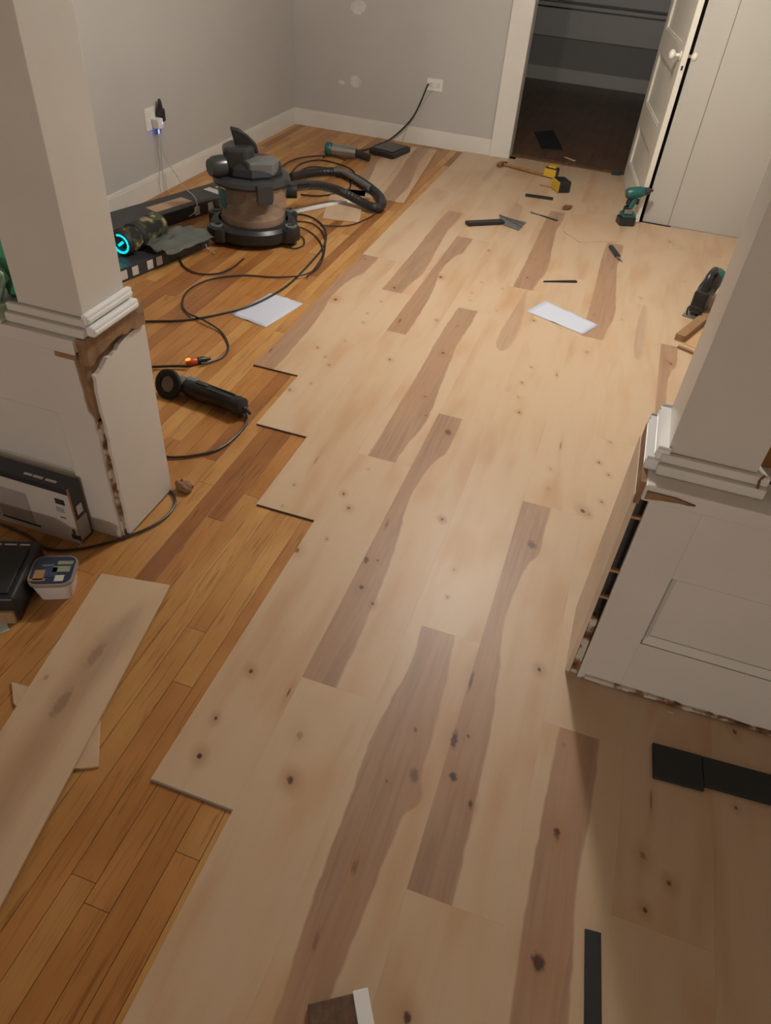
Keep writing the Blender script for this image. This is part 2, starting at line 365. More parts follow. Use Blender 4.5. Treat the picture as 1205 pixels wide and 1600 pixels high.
# spackle patches on the back wall, slightly proud
def patch(x,z,rx,rz,seed):
    rnd=random.Random(seed); pts=[]
    for i in range(22):
        a=2*PI*i/22; k=1+rnd.uniform(-.1,.1)+.12*math.sin(2*a+seed); pts.append((x+rx*k*math.cos(a),z+rz*k*math.sin(a)))
    obj('spackle_patch',prism(B(),pts,6.7985,6.802,MXZ),SPACK,wall_back)
patch(-2.47,.945,.06,.055,1); patch(-2.47,.405,.045,.05,2); patch(-2.60,.385,.03,.016,3)
# ------------------------------------------------------------ new plank floor
KN=[(-0.647,1.093,0.0060,1.00,1.3),(-0.406,0.830,0.0090,1.00,1.3),(-0.434,0.954,0.0100,0.35,1.3),(-0.654,1.686,0.0030,0.80,1.3),(-0.727,1.596,0.0090,0.70,1.3),
(-0.306,1.948,0.0050,1.00,1.3),(-0.191,1.585,0.0030,0.90,1.3),(-0.203,1.715,0.0050,0.35,1.3),(0.140,1.410,0.0060,1.00,1.3),(-0.148,1.082,0.0060,0.70,1.3),
(-0.113,0.954,0.0140,0.55,1.6),(-0.008,1.116,0.0050,1.00,1.3),(-0.041,1.092,0.0090,0.95,3.2),(-0.017,0.986,0.0110,0.95,1.3),(0.043,0.930,0.0060,1.00,2.2),
(0.026,1.942,0.0170,0.70,1.3),(-0.493,1.643,0.0090,0.90,2.0),(-0.456,1.656,0.0040,1.00,1.3),(-0.465,1.520,0.0080,1.00,1.3),(-0.407,1.467,0.0050,1.00,1.5),
(-0.042,1.293,0.0050,0.85,8.0),(-0.517,1.066,0.0030,0.80,6.0),(0.262,0.930,0.0090,0.70,1.8),(0.244,1.184,0.0070,0.30,1.3),(-0.486,1.842,0.0060,0.60,5.0),
(-0.180,0.686,0.0050,0.50,4.0),(-0.175,0.914,0.0040,0.50,1.3),(-1.207,2.926,0.0040,1.00,1.3),(-1.139,2.860,0.0040,0.60,1.3),(-1.094,2.797,0.0040,0.80,1.3),
(-1.106,2.608,0.0040,0.60,1.3),(-1.170,2.518,0.0090,0.55,1.3),(-1.093,3.558,0.0040,0.70,1.3),(-1.114,3.389,0.0030,0.90,1.3),(-1.095,3.278,0.0050,0.60,1.3),
(-0.849,2.971,0.0060,0.80,1.3),(-0.755,3.482,0.0050,0.80,1.3),(-0.662,3.911,0.0030,0.70,1.3),(-0.645,3.805,0.0040,0.60,1.3),(-0.642,4.079,0.0040,0.60,1.3),
(-0.711,4.592,0.0070,0.80,1.3),(-0.630,3.150,0.0080,0.90,1.3),(-0.598,2.724,0.0070,0.60,1.3),(-0.634,3.467,0.0050,0.50,1.3),(-0.429,2.494,0.0160,0.75,1.3),
(-1.327,3.467,0.0110,0.80,1.3),(-1.372,4.073,0.0070,0.70,1.3),(-1.084,3.763,0.0090,0.90,1.3),(-0.883,4.035,0.0110,0.90,1.3),(-0.930,3.386,0.0060,0.70,5.0),
(-1.399,2.802,0.0050,0.70,5.0),(-0.689,1.938,0.0050,1.00,1.3),(-0.642,1.870,0.0060,0.80,1.3),(-0.879,1.913,0.0060,0.40,1.3),(-0.868,1.784,0.0030,0.60,1.3),
(-0.653,2.116,0.0040,0.40,1.3),(-0.307,1.946,0.0050,1.00,1.3),(-1.111,3.050,0.0060,0.30,1.3),(-0.863,2.090,0.0030,0.50,10.0),(-0.553,2.579,0.0060,0.50,1.3),
(-0.194,3.208,0.0040,0.80,1.3),(-0.210,3.039,0.0050,0.80,1.3),(-0.175,2.778,0.0050,1.00,1.3),(-0.203,2.904,0.0070,0.30,1.3),(-0.405,4.284,0.0070,0.95,1.3),
(-0.511,4.051,0.0040,0.50,2.0),(-0.482,3.749,0.0040,0.50,1.3),(-0.268,3.722,0.0060,0.90,1.3),(0.047,3.490,0.0060,0.60,1.3),(-0.065,3.186,0.0040,0.60,4.0),
(0.203,2.545,0.0050,0.90,1.3),(0.248,2.475,0.0050,0.70,1.3),(0.021,2.416,0.0060,0.40,1.3),(0.032,2.285,0.0040,0.40,1.3),(0.239,2.289,0.0050,0.70,1.3),
(0.176,2.205,0.0090,0.90,1.3),(0.202,2.193,0.0050,0.50,1.3),(0.272,4.315,0.0060,0.50,1.3),(0.187,3.965,0.0060,0.30,1.3),(0.464,3.562,0.0100,0.80,1.3),
(0.035,3.953,0.0050,0.60,1.3),(0.037,2.597,0.0040,0.50,8.0),(0.449,3.577,0.0050,0.40,1.3),(-0.410,4.594,0.0050,0.50,1.3),(0.235,2.716,0.0040,0.40,1.3),
(-0.403,0.830,0.0050,0.60,1.3),(0.262,0.937,0.0080,0.80,1.3),(0.264,0.636,0.0150,0.90,1.3),(0.027,0.445,0.0090,0.90,1.3),(0.481,0.826,0.0050,0.90,1.3),
(0.533,0.908,0.0060,0.80,1.3),(0.469,0.953,0.0080,0.50,1.3),(0.694,1.165,0.0040,0.80,1.3),(0.699,1.403,0.0060,0.80,1.3),(0.043,0.930,0.0040,0.60,1.3),
(0.482,1.101,0.0040,0.50,8.0),(-0.174,0.688,0.0040,0.40,6.0),(-0.202,0.511,0.0060,0.40,4.0),(-0.649,1.091,0.0030,0.40,1.3),(-0.665,0.919,0.0050,1.00,1.3),
(-0.650,0.807,0.0070,1.00,1.3),(0.413,5.394,0.0090,0.50,1.6),(0.518,4.709,0.0050,0.40,1.3),(0.442,5.450,0.0050,0.40,1.3)]
BASES={0:2.648,1:2.22,2:1.76,3:2.2,4:1.128,5:1.44,6:.682,7:1.237,8:2.28,9:1.55,10:.95,11:2.1,12:1.3,13:.5,14:1.9}
DESIGN={(0,0):'A',(1,1):'B',(2,1):'A',(3,0):'B',(3,2):'S',(4,0):'A',(4,1):'P',(4,2):'B',(5,-1):'D',(6,0):'A',(6,2):'B',(7,-1):'B',(7,1):'G',(8,0):'E',(1,2):'G',(10,0):'B',(9,1):'A',(12,0):'A',(10,2):'D',(11,-1):'B'}
LIM={0:2.648,1:2.22,2:1.76,3:.7,4:-.37}
def plank_mesh(name,w,l,t,x0,y0,bev=.0002):
    """plank with its own uv in metres: u across, v along"""
    bm=B(); box(bm,(0,0,-t),(w,l,0),bev)
    uvl=bm.loops.layers.uv.new('UVMap')
    for f in bm.faces:
        for lp in f.loops: lp[uvl].uv=(lp.vert.co.x+x0,lp.vert.co.y+y0)
    return bm
EDGEM=mat('plank_core',(.06,.045,.04),.8)
PADM=mat('plank_foam_backing',(.28,.27,.33),.8)
for c in range(0,15):
    for i in range(-3,5):
        y0=BASES[c]+i*PL; y1=y0+PL
        if c in LIM and y0<LIM[c]-.02: continue
        y0c=max(y0,-1.6); y1c=min(y1,6.80)
        x0=PX0+c*PW; x1=x0+PW
        if x0>.2: y1c=min(y1c,5.73)
        elif x1>.2: y1c=min(y1c,5.73)
        elif x0>-1.06: y1c=min(y1,6.90) if y1<6.92 else 6.90
        if x1>1.9: x1=1.9
        if y1c-y0c<.04 or x1-x0<.03: continue
        ks=[(kx-x0,ky-y0,kr,ks_,ka) for kx,ky,kr,ks_,ka in KN if x0-.01<kx<x1+.01 and y0<ky<y1]
        if not ks and c>=8:
            rn=random.Random(c*31+i); ks=[(rn.uniform(.04,.19),rn.uniform(.1,1.4),rn.choice((.004,.006,.009)),.7,1.3) for _ in range(3)]
        mt=plank_material('maple_plank_%d_%d'%(c,i+3),DESIGN.get((c,i)),ks,c*7+i*3+5,grey=(c,i) in((7,1),(1,2)),warm=random.Random(c*13+i).random())
        o=obj('plank',plank_mesh('plank',x1-x0-.0001,y1c-y0c-.0001,.008,0,y0c-y0),None,floor,mats=[mt])
        o.location=(x0,y0c,0)
        if c<=4 and abs(y0-LIM.get(c,99))<.05 or False:
            e=obj('plank_edge',box(B(),(.001,-.0015,-.0078),(x1-x0-.001,-.0002,-.0022)),PADM if c==3 else EDGEM,floor); e.location=(x0,y0c,0)
# ------------------------------------------------------------ old oak strip floor
rnd=random.Random(4); OW=.0635; nb=0; meshes={}
def old_board(x,y,l,w,par=floor,mt=None,z=-.008,name='floorboard'):
    global nb
    me=bpy.data.meshes.new(name); bm=B(); box(bm,(0,0,-.02),(w-.0012,l-.0012,0),.0008); bmesh.ops.recalc_face_normals(bm,faces=bm.faces[:]); bm.to_mesh(me); bm.free()
    me.materials.append(mt or rnd.choices(OLD,(4,4,2,4))[0]); o=bpy.data.objects.new(name,me); o.location=(x,y,z); link(o,par); nb+=1
def right_limit(x):   # where the new planks begin above this strip
    return x
k=0; x=-3.06
rest=B()
while x< -.42:
    # y range where the strip is seen
    ylo=-.35 if x>-1.9 else 1.2
    if x<-2.3: ylo=2.3
    yhi=6.8
    if x>PX0: yhi=LIM[min(int((x-PX0)/PW),4)]+.02
    y=ylo-rnd.uniform(0,1.2)
    while y<yhi:
        l=rnd.uniform(.55,1.7); a=max(y,ylo-.3); b=min(y+l,yhi)
        if b-a>.05: old_board(x,a,b-a,OW)
        y+=l
    x+=OW
# rest of the old strips out of view, joined
def fill(x0,x1,y0,y1):
    xx=x0
    while xx<x1:
        box(rest,(xx,y0,-.028),(min(xx+OW,x1)-.001,y1,-.008)); xx+=OW
fill(-3.06,-1.9,-5.08,.95); fill(-1.9,-.42,-5.08,-.66); fill(-.42,1.9,-5.08,-1.61)
o=obj('floorboards_out_of_view',rest,OLD[0],floor); o['kind']='stuff'; o.name='floorboards'
# hall boards
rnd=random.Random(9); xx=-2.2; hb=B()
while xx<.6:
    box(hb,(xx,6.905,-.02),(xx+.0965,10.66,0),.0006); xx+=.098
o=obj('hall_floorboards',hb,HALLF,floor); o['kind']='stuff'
print('old boards',nb)
# threshold
bm=B(); box(bm,(-1.01,6.86,0),(.0,6.95,.006),.002); obj('threshold',bm,RAWD,floor)
# ------------------------------------------------------------ partition with columns: left
PT=.69; CT=.735
core=B(); box(core,(-3.06,1.455,-.008),(-1.293,1.70,PT)); wl=struct('wall_partition_left',core,RAWD)
# end panel on the +X face, ragged top edge
def zr(lo,hi,n,amp,seed): return ragged(lo,hi,n,amp,seed)
out=[(1.450,.0),(1.453,.10)]+ragged((1.453,.10),(1.450,.615),20,.0035,3)[1:]+ragged((1.450,.615),(1.58,.652),8,.008,4)[1:]+ragged((1.58,.652),(1.70,.662),5,.006,5)[1:]+[(1.712,.66)]+ragged((1.712,.66),(1.712,.0),8,.002,8)[1:]
obj('end_panel',prism(B(),out,-1.293,-1.279,MYZ),PEDM,wl)
# front frame: stiles, rails around a recessed panel with sloped bead
def front_frame(par,x_in,x_out,sgn,y0,y1,ragx=None,m=PEDM):
    zb,zt=.205,.465
    a,b=min(x_in,x_out),max(x_in,x_out)
    # stile next to the opening
    if ragx is None: obj('stile',box(B(),(a,y0,-.006),(b,y1,PT),.001),m,par)
    else: obj('stile',prism(B(),ragx,y0,y1,MXZ),m,par)
    xa,xb=(x_in,x_in+1.62) if sgn>0 else (x_in-1.62,x_in)
    obj('top_rail',box(B(),(xa,y0,zt),(xb,y1,PT),.001),m,par)
    obj('bottom_rail',box(B(),(xa,y0,-.006),(xb,y1,zb),.001),m,par)
    obj('recessed_panel',box(B(),(xa,y0+.019,zb-.01),(xb,y1,zt+.01)),m,par)
    bd=B(); w_=.022
    t=bmesh.new()
    # bead: sloped strips on bottom, top, side
    def strip(p,q,dn):
        vs=[bd.verts.new(v) for v in (p,q,(q[0]+dn[0],y0+.017,q[2]+dn[1]),(p[0]+dn[0],y0+.017,p[2]+dn[1]))]; bd.faces.new(vs)
    s=sgn
    xf=xb if s>0 else xa
    g_=.005
    strip((x_in+s*g_,y0+.004,zb+g_*.3),(xf,y0+.004,zb+g_*.3),(0,w_))
    strip((x_in+s*g_,y0+.006,zt-g_),(xf,y0+.006,zt-g_),(0,-w_*.5))
    strip((x_in+s*g_,y0+.006,zb),(x_in+s*g_,y0+.006,zt),(s*w_*.6,0))
    t.free(); obj('panel_bead',bd,m,par)
st=[(-1.420,-.006),(-1.299,-.006)]+ragged((-1.297,-.006),(-1.296,.48),14,.0025,12)[1:]+[(-1.309,.50)]+ragged((-1.309,.50),(-1.316,.672),7,.002,14)[1:]+[(-1.34,.675),(-1.34,PT),(-1.420,PT)]
front_frame(wl,-1.420,-1.30,-1,1.425,1.455,ragx=st)
obj('peeled_strip',prism(B(),ragged((-1.303,.0),(-1.303,.47),18,.004,21)+[(-1.291,.47),(-1.291,0)],1.436,1.456,MXZ),PEEL,wl)
obj('raw_corner_post',box(B(),(-1.32,1.432,.46),(-1.291,1.456,.69),.002),RAW,wl)
# cap
obj('cap_board',box(B(),(-3.06,1.415,PT),(-1.30,1.70,CT),.004),PEDM,wl)
raw=B(); prism(raw,[(1.43,.735)]+ragged((1.43,.735),(1.43,.655),4,.003,31)[1:]+ragged((1.43,.655),(1.56,.685),6,.006,32)[1:]+ragged((1.56,.685),(1.705,.662),6,.008,33)[1:]+[(1.705,.735)],-1.30,-1.270,MYZ); obj('raw_cap_end',raw,RAW,wl)
obj('raw_notch',box(B(),(-1.372,1.418,.672),(-1.30,1.43,.70),.002),RAW,wl)
# column
def column(par,x0,x1,y0,y1,side,front_end):
    bm=B(); box(bm,(x0,y0,CT-.001),(x1,y1,2.6),.0015); obj('column_shaft',bm,COLM,par)
    fm=B()
    a,b=(x0-.03,x1+.012) if side>0 else (x0-.012,x1+.03)
    box(fm,(a,y0-.03,CT),(b,y0,.762),.004); box(fm,(a,y0-.016,.762),(b,y0,.785),.004); obj('base_molding',fm,PEDM,par)
    for (z0,z1,o_) in ((CT+.001,.765,.034),(.768,.797,.019)):
        t=B(); xx=x1 if side>0 else x0
        box(t,(xx,y0-.012,z0),(xx+side*o_,y1+.012,z1),.005)
        box(t,(xx,y0-.006,z0+.006),(xx+side*(o_+.004),y1+.008,z1-.011),.003)
        obj('white_molding',t,WHITE,par)
column(wl,-1.497,-1.288,1.465,1.655,1,0)
# ---------------- right
core=B(); box(core,(.262,1.48,-.0),(1.9,1.69,PT)); wr=struct('wall_partition_right',core,VOID)
side=[(1.436,0),(1.432,.30)]+ragged((1.432,.30),(1.434,.66),9,.002,41)[1:]+[(1.434,PT),(1.70,PT),(1.70,0)]
obj('end_panel',prism(B(),side,.213,.226,MYZ),mat('end_panel_paint',(.66,.54,.42),.45,var=.08,vs=6),wr)
fr=B(); box(fr,(.250,1.428,0),(.262,1.445,PT)); obj('corner_edge_board',fr,PEDM,wr)
front_frame(wr,.372,.253,1,1.433,1.463)
sp_=B(); prism(sp_,ragged((.228,.0),(.228,.26),10,.003,51)+[(.246,.24),(.248,0)],1.438,1.456,MXZ); obj('peeled_strip',sp_,PEEL,wr)
for z in (.615,.43,.33): obj('splinter',box(B(),(.222,1.437,z),(.254,1.447,z+.008)),SCRAP,wr)
obj('cap_board',box(B(),(.228,1.415,PT),(1.9,1.70,CT),.004),PEDM,wr)
obj('raw_cap_end',prism(B(),[(1.425,.735)]+ragged((1.425,.735),(1.425,.67),3,.003,61)[1:]+ragged((1.425,.67),(1.69,.68),6,.005,62)[1:]+[(1.69,.735)],.216,.229,MYZ),RAW,wr)
obj('raw_crack',prism(B(),ragged((.235,.700),(.345,.714),6,.002,64)+[(.30,.722),(.235,.722)],1.409,1.416,MXZ),RAW,wr)
column(wr,.257,.455,1.495,1.668,-1,0)
# crack of torn paint at the foot of the front face
obj('torn_paint_line',prism(B(),ragged((.27,.004),(.9,.004),24,.003,70)+ragged((.9,.014),(.27,.016),24,.003,71),1.424,1.4335,MXZ),PEEL,wr)
# header above the opening
bm=B(); box(bm,(-3.06,1.44,2.2),(1.9,1.70,2.6)); struct('wall_header',bm,COLM)
# ------------------------------------------------------------ open door
dA=Vector((-.02,6.72)); dB=Vector((.14,5.66)); dl=(dB-dA).length; ang=math.atan2(dB.y-dA.y,dB.x-dA.x)
door=bpy.data.objects.new('door_1',None); col.objects.link(door); door.location=(dA.x,dA.y,0); door.rotation_euler=(0,0,ang); door['kind']='structure'
# local x along width; room side (facing -X world) is local -y
ys,ye=0.0,.036
def dbox(n,lo,hi,m=DOORM,bev=.002): return obj(n,box(B(),lo,hi,bev),m,door)
zs=[(.165,.435),(.60,.93),(1.08,1.42),(1.54,1.86)]
dbox('hinge_stile',(0,ys,.008),(.12,ye,2.03)); dbox('lock_stile',(dl-.15,ys,.008),(dl,ye,2.03))
prevz=.008
for a,b in zs+[(2.03,2.03)]:
    dbox('rail',(.12,ys,prevz),(dl-.15,ye,a)); prevz=b
for a,b in zs:
    p=dbox('door_panel',(.12,ys+.014,a-.004),(dl-.15,ye-.012,b+.004),bev=0)
    for (lo,hi) in (((.12,ys+.004,a),(dl-.15,ys+.014,a+.014)),((.12,ys+.004,b-.014),(dl-.15,ys+.014,b)),((.12,ys+.004,a),(.134,ys+.014,b)),((dl-.164,ys+.004,a),(dl-.15,ys+.014,b))):
        obj('panel_molding',box(B(),lo,hi,.003),DOORM,p)
def knob(sgn,y):
    bm=B(); mx=T(dl-.075,y,1.035)@RX(PI/2*(1 if sgn<0 else -1))
    lathe(bm,[(.0,0),(.026,0),(.026,.005),(.011,.008),(.009,.03),(.02,.036),(.028,.046),(.029,.056),(.024,.066),(.012,.072),(0,.073)],20,mx)
    k=obj('door_knob',bm,DOORM,door,smooth=True); k['label']='white painted knob'
knob(-1,ys); knob(1,ye)
obj('lock_plate',box(B(),(dl-.001,.008,.90),(dl+.0015,.028,1.06)),DOORM,door)
obj('latch',box(B(),(dl,.012,.965),(dl+.004,.024,.99)),BLK,door)
# ------------------------------------------------------------ outlets and chargers
ol=thing('wall_outlet','white wall outlet low on the left wall, chargers plugged in','outlet',(-3.06,4.50,.455))
obj('face_plate',box(B(),(0,-.06,-.065),(.007,.055,.07),.003),OUTW,ol)
for z in (-.02,.03): obj('socket',box(B(),(.007,-.045,z-.014),(.009,-.015,z+.014),.002),CREAM,ol)
ch=thing('usb_charger','small white charger block with a blue light in the left wall outlet','charger',(-3.05,4.53,.43))
obj('charger_body',box(B(),(0,-.03,-.03),(.05,.03,.03),.006),OUTW,ch)
obj('indicator_light',box(B(),(.05,.012,-.004),(.053,.024,.008),.001),BLUE,ch)
for y in (-.02,0,.02): obj('usb_plug',box(B(),(.018,y-.006,-.062),(.030,y+.006,-.03),.002),GREY if y else BLUE,ch)
bp_=thing('power_adapter','black plug-in adapter standing up beside the white charger block','adapter',(-3.05,4.585,.49))
obj('adapter_body',box(B(),(0,-.022,-.06),(.045,.022,.02),.01),BLK,bp_); obj('adapter_neck',lathe(B(),[(.016,0),(.014,.03),(.008,.055),(0,.058)],12,T(.022,0,.018)),BLK,bp_)
def wire(name,label,cat,pts,r,m,group=None,n=6):
    base=Vector(pts[0]); bm=B(); tube(bm,[Vector(p)-base for p in pts],r,n)
    o=obj(name,bm,m,smooth=True); o.location=base; return tag(o,label,cat,group)
wire('charging_cable','leftmost thin pale charging cable hanging straight from the white charger','cable',[(-3.02,4.51,.37),(-3.03,4.5,.2),(-3.03,4.47,.05),(-2.99,4.44,-.004)],.0022,WCORD)
wire('charging_cable','middle thin pale charging cable hanging from the charger, just right of another','cable',[(-3.02,4.53,.37),(-3.03,4.53,.2),(-3.03,4.53,.06),(-2.97,4.50,-.004)],.0022,WCORD)
wire('charging_cable','pale charging cable slanting right from the charger over the dark carton','cable',[(-3.02,4.55,.37),(-3.0000,4.5198,0.2500),(-2.9500,4.5409,0.1385),(-2.7874,4.3905,0.1000),(-2.6768,4.3136,0.0900),(-2.5681,4.1739,0.0950),(-2.4924,4.0110,0.1000),(-2.5160,3.9855,0.0800)],.003,WCORD)
ob=thing('wall_outlet','white double outlet mounted sideways on the back wall with black cord','outlet',(-1.748,6.80,.47))
obj('face_plate',box(B(),(-.07,-.007,-.047),(.07,0,.047),.003),OUTW,ob)
for x in (-.03,.03):
    s_=obj('socket',box(B(),(x-.019,-.010,-.018),(x+.019,-.006,.018),.004),CREAM,ob)
    for z in (-.007,.007): obj('slot',box(B(),(x-.006,-.0108,z-.0012),(x+.006,-.0098,z+.0012)),BLK,s_)
# ------------------------------------------------------------ vacuum
vac=thing('shop_vacuum','black wet-dry vacuum with clear tank standing near the left wall','vacuum',(-2.13,4.10,-.008),math.radians(27.5))
dol=B(); lathe(dol,[(0,.02),(.24,.02),(.262,.04),(.262,.095),(.245,.115),(.215,.12),(.21,.09),(0,.088)],40)
for a in (35,145,215,325):
    r=math.radians(a); mx=T(.255*math.cos(r),.235*math.sin(r),.06)@RZ(r)
    prism(dol,[(-.07,-.075),(.03,-.07),(.06,-.04),(.06,.04),(.03,.07),(-.07,.075)],-.03,.05,mx,.008)
obj('dolly_base',dol,BLK,vac,smooth=True)
for a in (35,145,215,325):
    r=math.radians(a); mx=T(.27*math.cos(r),.245*math.sin(r),.0)
    w_=obj('caster_wheel',lathe(B(),[(0,-.014),(.02,-.014),(.026,-.01),(.026,.01),(.02,.014),(0,.014)],18,mx@T(0,0,.026)@RZ(r+.6)@RX(PI/2)),RUB,vac,smooth=True)
    obj('caster_cup',lathe(B(),[(.030,.09),(.036,.098),(.036,.12),(.026,.125),(.024,.10),(0,.10)],18,mx),GREY,vac,smooth=True)
obj('tank',lathe(B(),[(.196,.10),(.2,.115),(.205,.21),(.212,.345),(.207,.345),(.200,.21),(.194,.118),(0,.112)],48),TANK,vac,smooth=True)
db=B(); lathe(db,[(0,.113),(.19,.113),(.193,.15),(.16,.165),(.08,.158),(0,.17)],32); obj('dust_and_debris',db,mat('sawdust',(.42,.27,.17),.9,var=.3,vs=14,bump=.6,bs=25),vac,smooth=True)
obj('filter_cage',lathe(B(),[(0,.20),(.055,.20),(.06,.21),(.062,.33),(0,.33)],24,T(-.10,.02,0)),DGREY,vac,smooth=True)
obj('tank_sticker',lathe(B(),[(.2085,.21),(.2105,.32)],8,None,math.radians(200),math.radians(222)),mat('teal_sticker',(.03,.16,.15),.4),vac)
lr=B(); lathe(lr,[(.205,.335),(.226,.335),(.234,.35),(.226,.372),(.20,.382),(.15,.386),(0,.39)],48); obj('lid_rim',lr,DGREY,vac,smooth=True)
hd=B(); lathe(hd,[(.185,.382),(.188,.40),(.175,.432),(.14,.452),(.08,.462),(0,.465)],10,T(.005,.01,0)@RZ(.3)); obj('motor_head',hd,BLK,vac)
obj('motor_vent_cover',prism(B(),[(-.02,-.16),(.12,-.135),(.155,-.05),(.12,.02),(-.03,.0),(-.05,-.09)],.40,.475,T(.01,0,0),.012),GREY,vac)
obj('motor_top',prism(B(),[(-.15,-.08),(-.02,-.10),(.03,-.02),(.0,.09),(-.12,.10),(-.165,.01)],.41,.535,None,.022),DGREY,vac)
pt=B(); lathe(pt,[(0,0),(.05,0),(.062,.012),(.06,.07),(.045,.10),(0,.10)],24,T(-.15,-.06,.43)@RZ(.5)@RY(-PI/2)); obj('blower_port',pt,DGREY,vac,smooth=True)
hf=B(); prism(hf,[(-.075,0),(-.11,.135),(-.06,.125),(-.01,.09),(.035,.05),(.05,0)],-.022,.022,T(.0,.0,.49)@RX(PI/2),.008); obj('carry_handle',hf,BLK,vac)
obj('power_switch',box(B(),(.06,-.01,.462),(.085,.015,.478),.004),mat('red_switch',(.25,.02,.06),.4),vac)
for a,nm in ((-72,'latch'),(108,'latch')):
    r=math.radians(a); mx=T(.222*math.cos(r),.222*math.sin(r),.33)@RZ(r)
    l_=B(); prism(l_,[(-.05,-.045),(-.036,-.065),(.036,-.065),(.05,-.045),(.05,.045),(-.05,.045)],-.004,.022,mx@RZ(PI/2)@RX(PI/2),.005); obj(nm,l_,DGREY,vac)
obj('inlet_port',lathe(B(),[(.036,0),(.04,.01),(.04,.07),(.03,.07),(.028,.0)],24,T(.20,.02,.27)@RY(PI/2)),BLK,vac,smooth=True)
# hose: part of the vacuum but modelled in world space
def world_part(name,pts,r,m,par,n=12,k=6,ridge=0):
    mi=(T(*par.location)@RZ(par.rotation_euler.z)).inverted(); bm=B(); tube(bm,[mi@Vector(p) for p in pts],r,n,k,ridge); return obj(name,bm,m,par,smooth=(ridge==0))
world_part('hose_cuff',[(-1.9756,4.2527,0.2700),(-1.9555,4.5142,0.2200)],.032,BLKG,vac,16,2)
world_part('hose',[(-1.9645,4.4935,0.2200),(-1.9344,4.7029,0.1700),(-1.8644,4.8840,0.1000),(-1.7176,4.9055,0.0500),(-1.5978,4.8785,0.0350),(-1.5726,4.9715,0.0300),(-1.6531,5.1504,0.0280),(-1.8407,5.3553,0.0280),(-2.0163,5.4790,0.0280),(-2.1785,5.4877,0.0280),(-2.3037,5.3428,0.0300),(-2.3684,5.1920,0.0300)],.029,BLK,vac,14,12,.05)
world_part('hose_highlight',[(-2.1392,5.4815,0.0450),(-2.0725,5.4867,0.0450),(-1.9536,5.4082,0.0420),(-1.7594,5.2395,0.0400)],lambda t:.018+.004*t,GREY,vac,14,4)  # grey tube stands in for the gloss highlight along the hose
# ------------------------------------------------------------ cords
BC=mat('black_cord',(.02,.02,.022),.45); DC=mat('dark_brown_cord',(.05,.032,.026),.45)
tagc='cord'
wire('extension_cord','thick black cord running from the left pedestal past the first paper to the vacuum','cord',[(-2.2459,2.7291,0.0000),(-2.1565,2.7589,0.0000),(-2.0660,2.8047,0.0000),(-1.9150,2.8966,0.0000),(-1.7828,3.0520,0.0000),(-1.6874,3.2270,0.0000),(-1.6340,3.5180,0.0000),(-1.6488,3.9198,0.0000),(-1.6840,4.1885,0.0000),(-1.7760,4.4134,0.0000),(-1.9076,4.5536,0.0000),(-2.0239,4.5840,0.0000),(-2.0908,4.5021,0.0000)],.0058,BC)
wire('extension_cord','dark cord looping round the floor ending at the glowing orange plug','cord',[(-2.0302,4.4405,0.0000),(-1.8778,4.4611,0.0000),(-1.7166,4.2683,0.0000),(-1.5861,3.8885,0.0040),(-1.5942,3.6593,0.0140),(-1.7407,3.5779,0.0000),(-1.9107,3.5166,0.0000),(-2.0421,3.3877,0.0000),(-2.0797,3.2176,0.0000),(-2.0329,3.0656,0.0000),(-1.9526,2.9734,0.0000),(-1.8235,2.9160,0.0120),(-1.7010,2.8662,0.0000),(-1.6004,2.7562,0.0000),(-1.5726,2.6596,0.0000),(-1.6021,2.5790,0.0000),(-1.6233,2.5363,0.0100)],.0045,BC)
world_part('cord',[(-2.0154,3.7297,0.0000),(-2.0148,3.5613,0.0000),(-2.0599,3.4565,0.0000),(-2.1617,3.4216,0.0000),(-2.2902,3.4945,0.0000),(-2.3895,3.6552,0.0000),(-2.4076,3.7820,0.0000)],.0048,BC,vac,6)
wire('thin_cable','thin dark cable making a small arc in front of the black carton','cable',[(-2.3077,3.8898,0.0300),(-2.2883,3.7729,0.0100),(-2.1983,3.7167,0.0000)],.0028,WCORD)
wire('long_cable','dark cord lying round the foot of the left pedestal','cord',[(-1.3079,1.7158,0.0000),(-1.2459,1.6790,0.0000),(-1.2172,1.6183,0.0000),(-1.2264,1.5296,0.0000),(-1.2793,1.4369,0.0000),(-1.3346,1.3729,0.0000),(-1.3957,1.3206,0.0000),(-1.4819,1.2877,0.0000),(-1.5912,1.3150,0.0000),(-1.7030,1.3263,0.0000)],.0045,BC)
wire('plugged_cable','grey-black cord from the back wall outlet down to the tangle on the floor','cord',[(-1.80,6.785,.47),(-1.80,6.74,.46),(-1.8575,6.7500,0.3069),(-1.9175,6.7000,0.1828),(-2.0795,6.7289,0.0200),(-2.1440,6.5317,0.0000),(-2.1931,6.2865,0.0000),(-2.3471,6.2742,0.0000),(-2.3901,6.0854,0.0000),(-2.4021,5.9025,0.0000)],.007,BC)
wire('thin_cable','thin grey cable dropping from the back outlet to the black power brick','cable',[(-1.76,6.79,.43),(-1.8632,6.7800,0.2761),(-1.9416,6.7400,0.1207),(-1.9643,6.7090,0.0200)],.0028,WCORD)
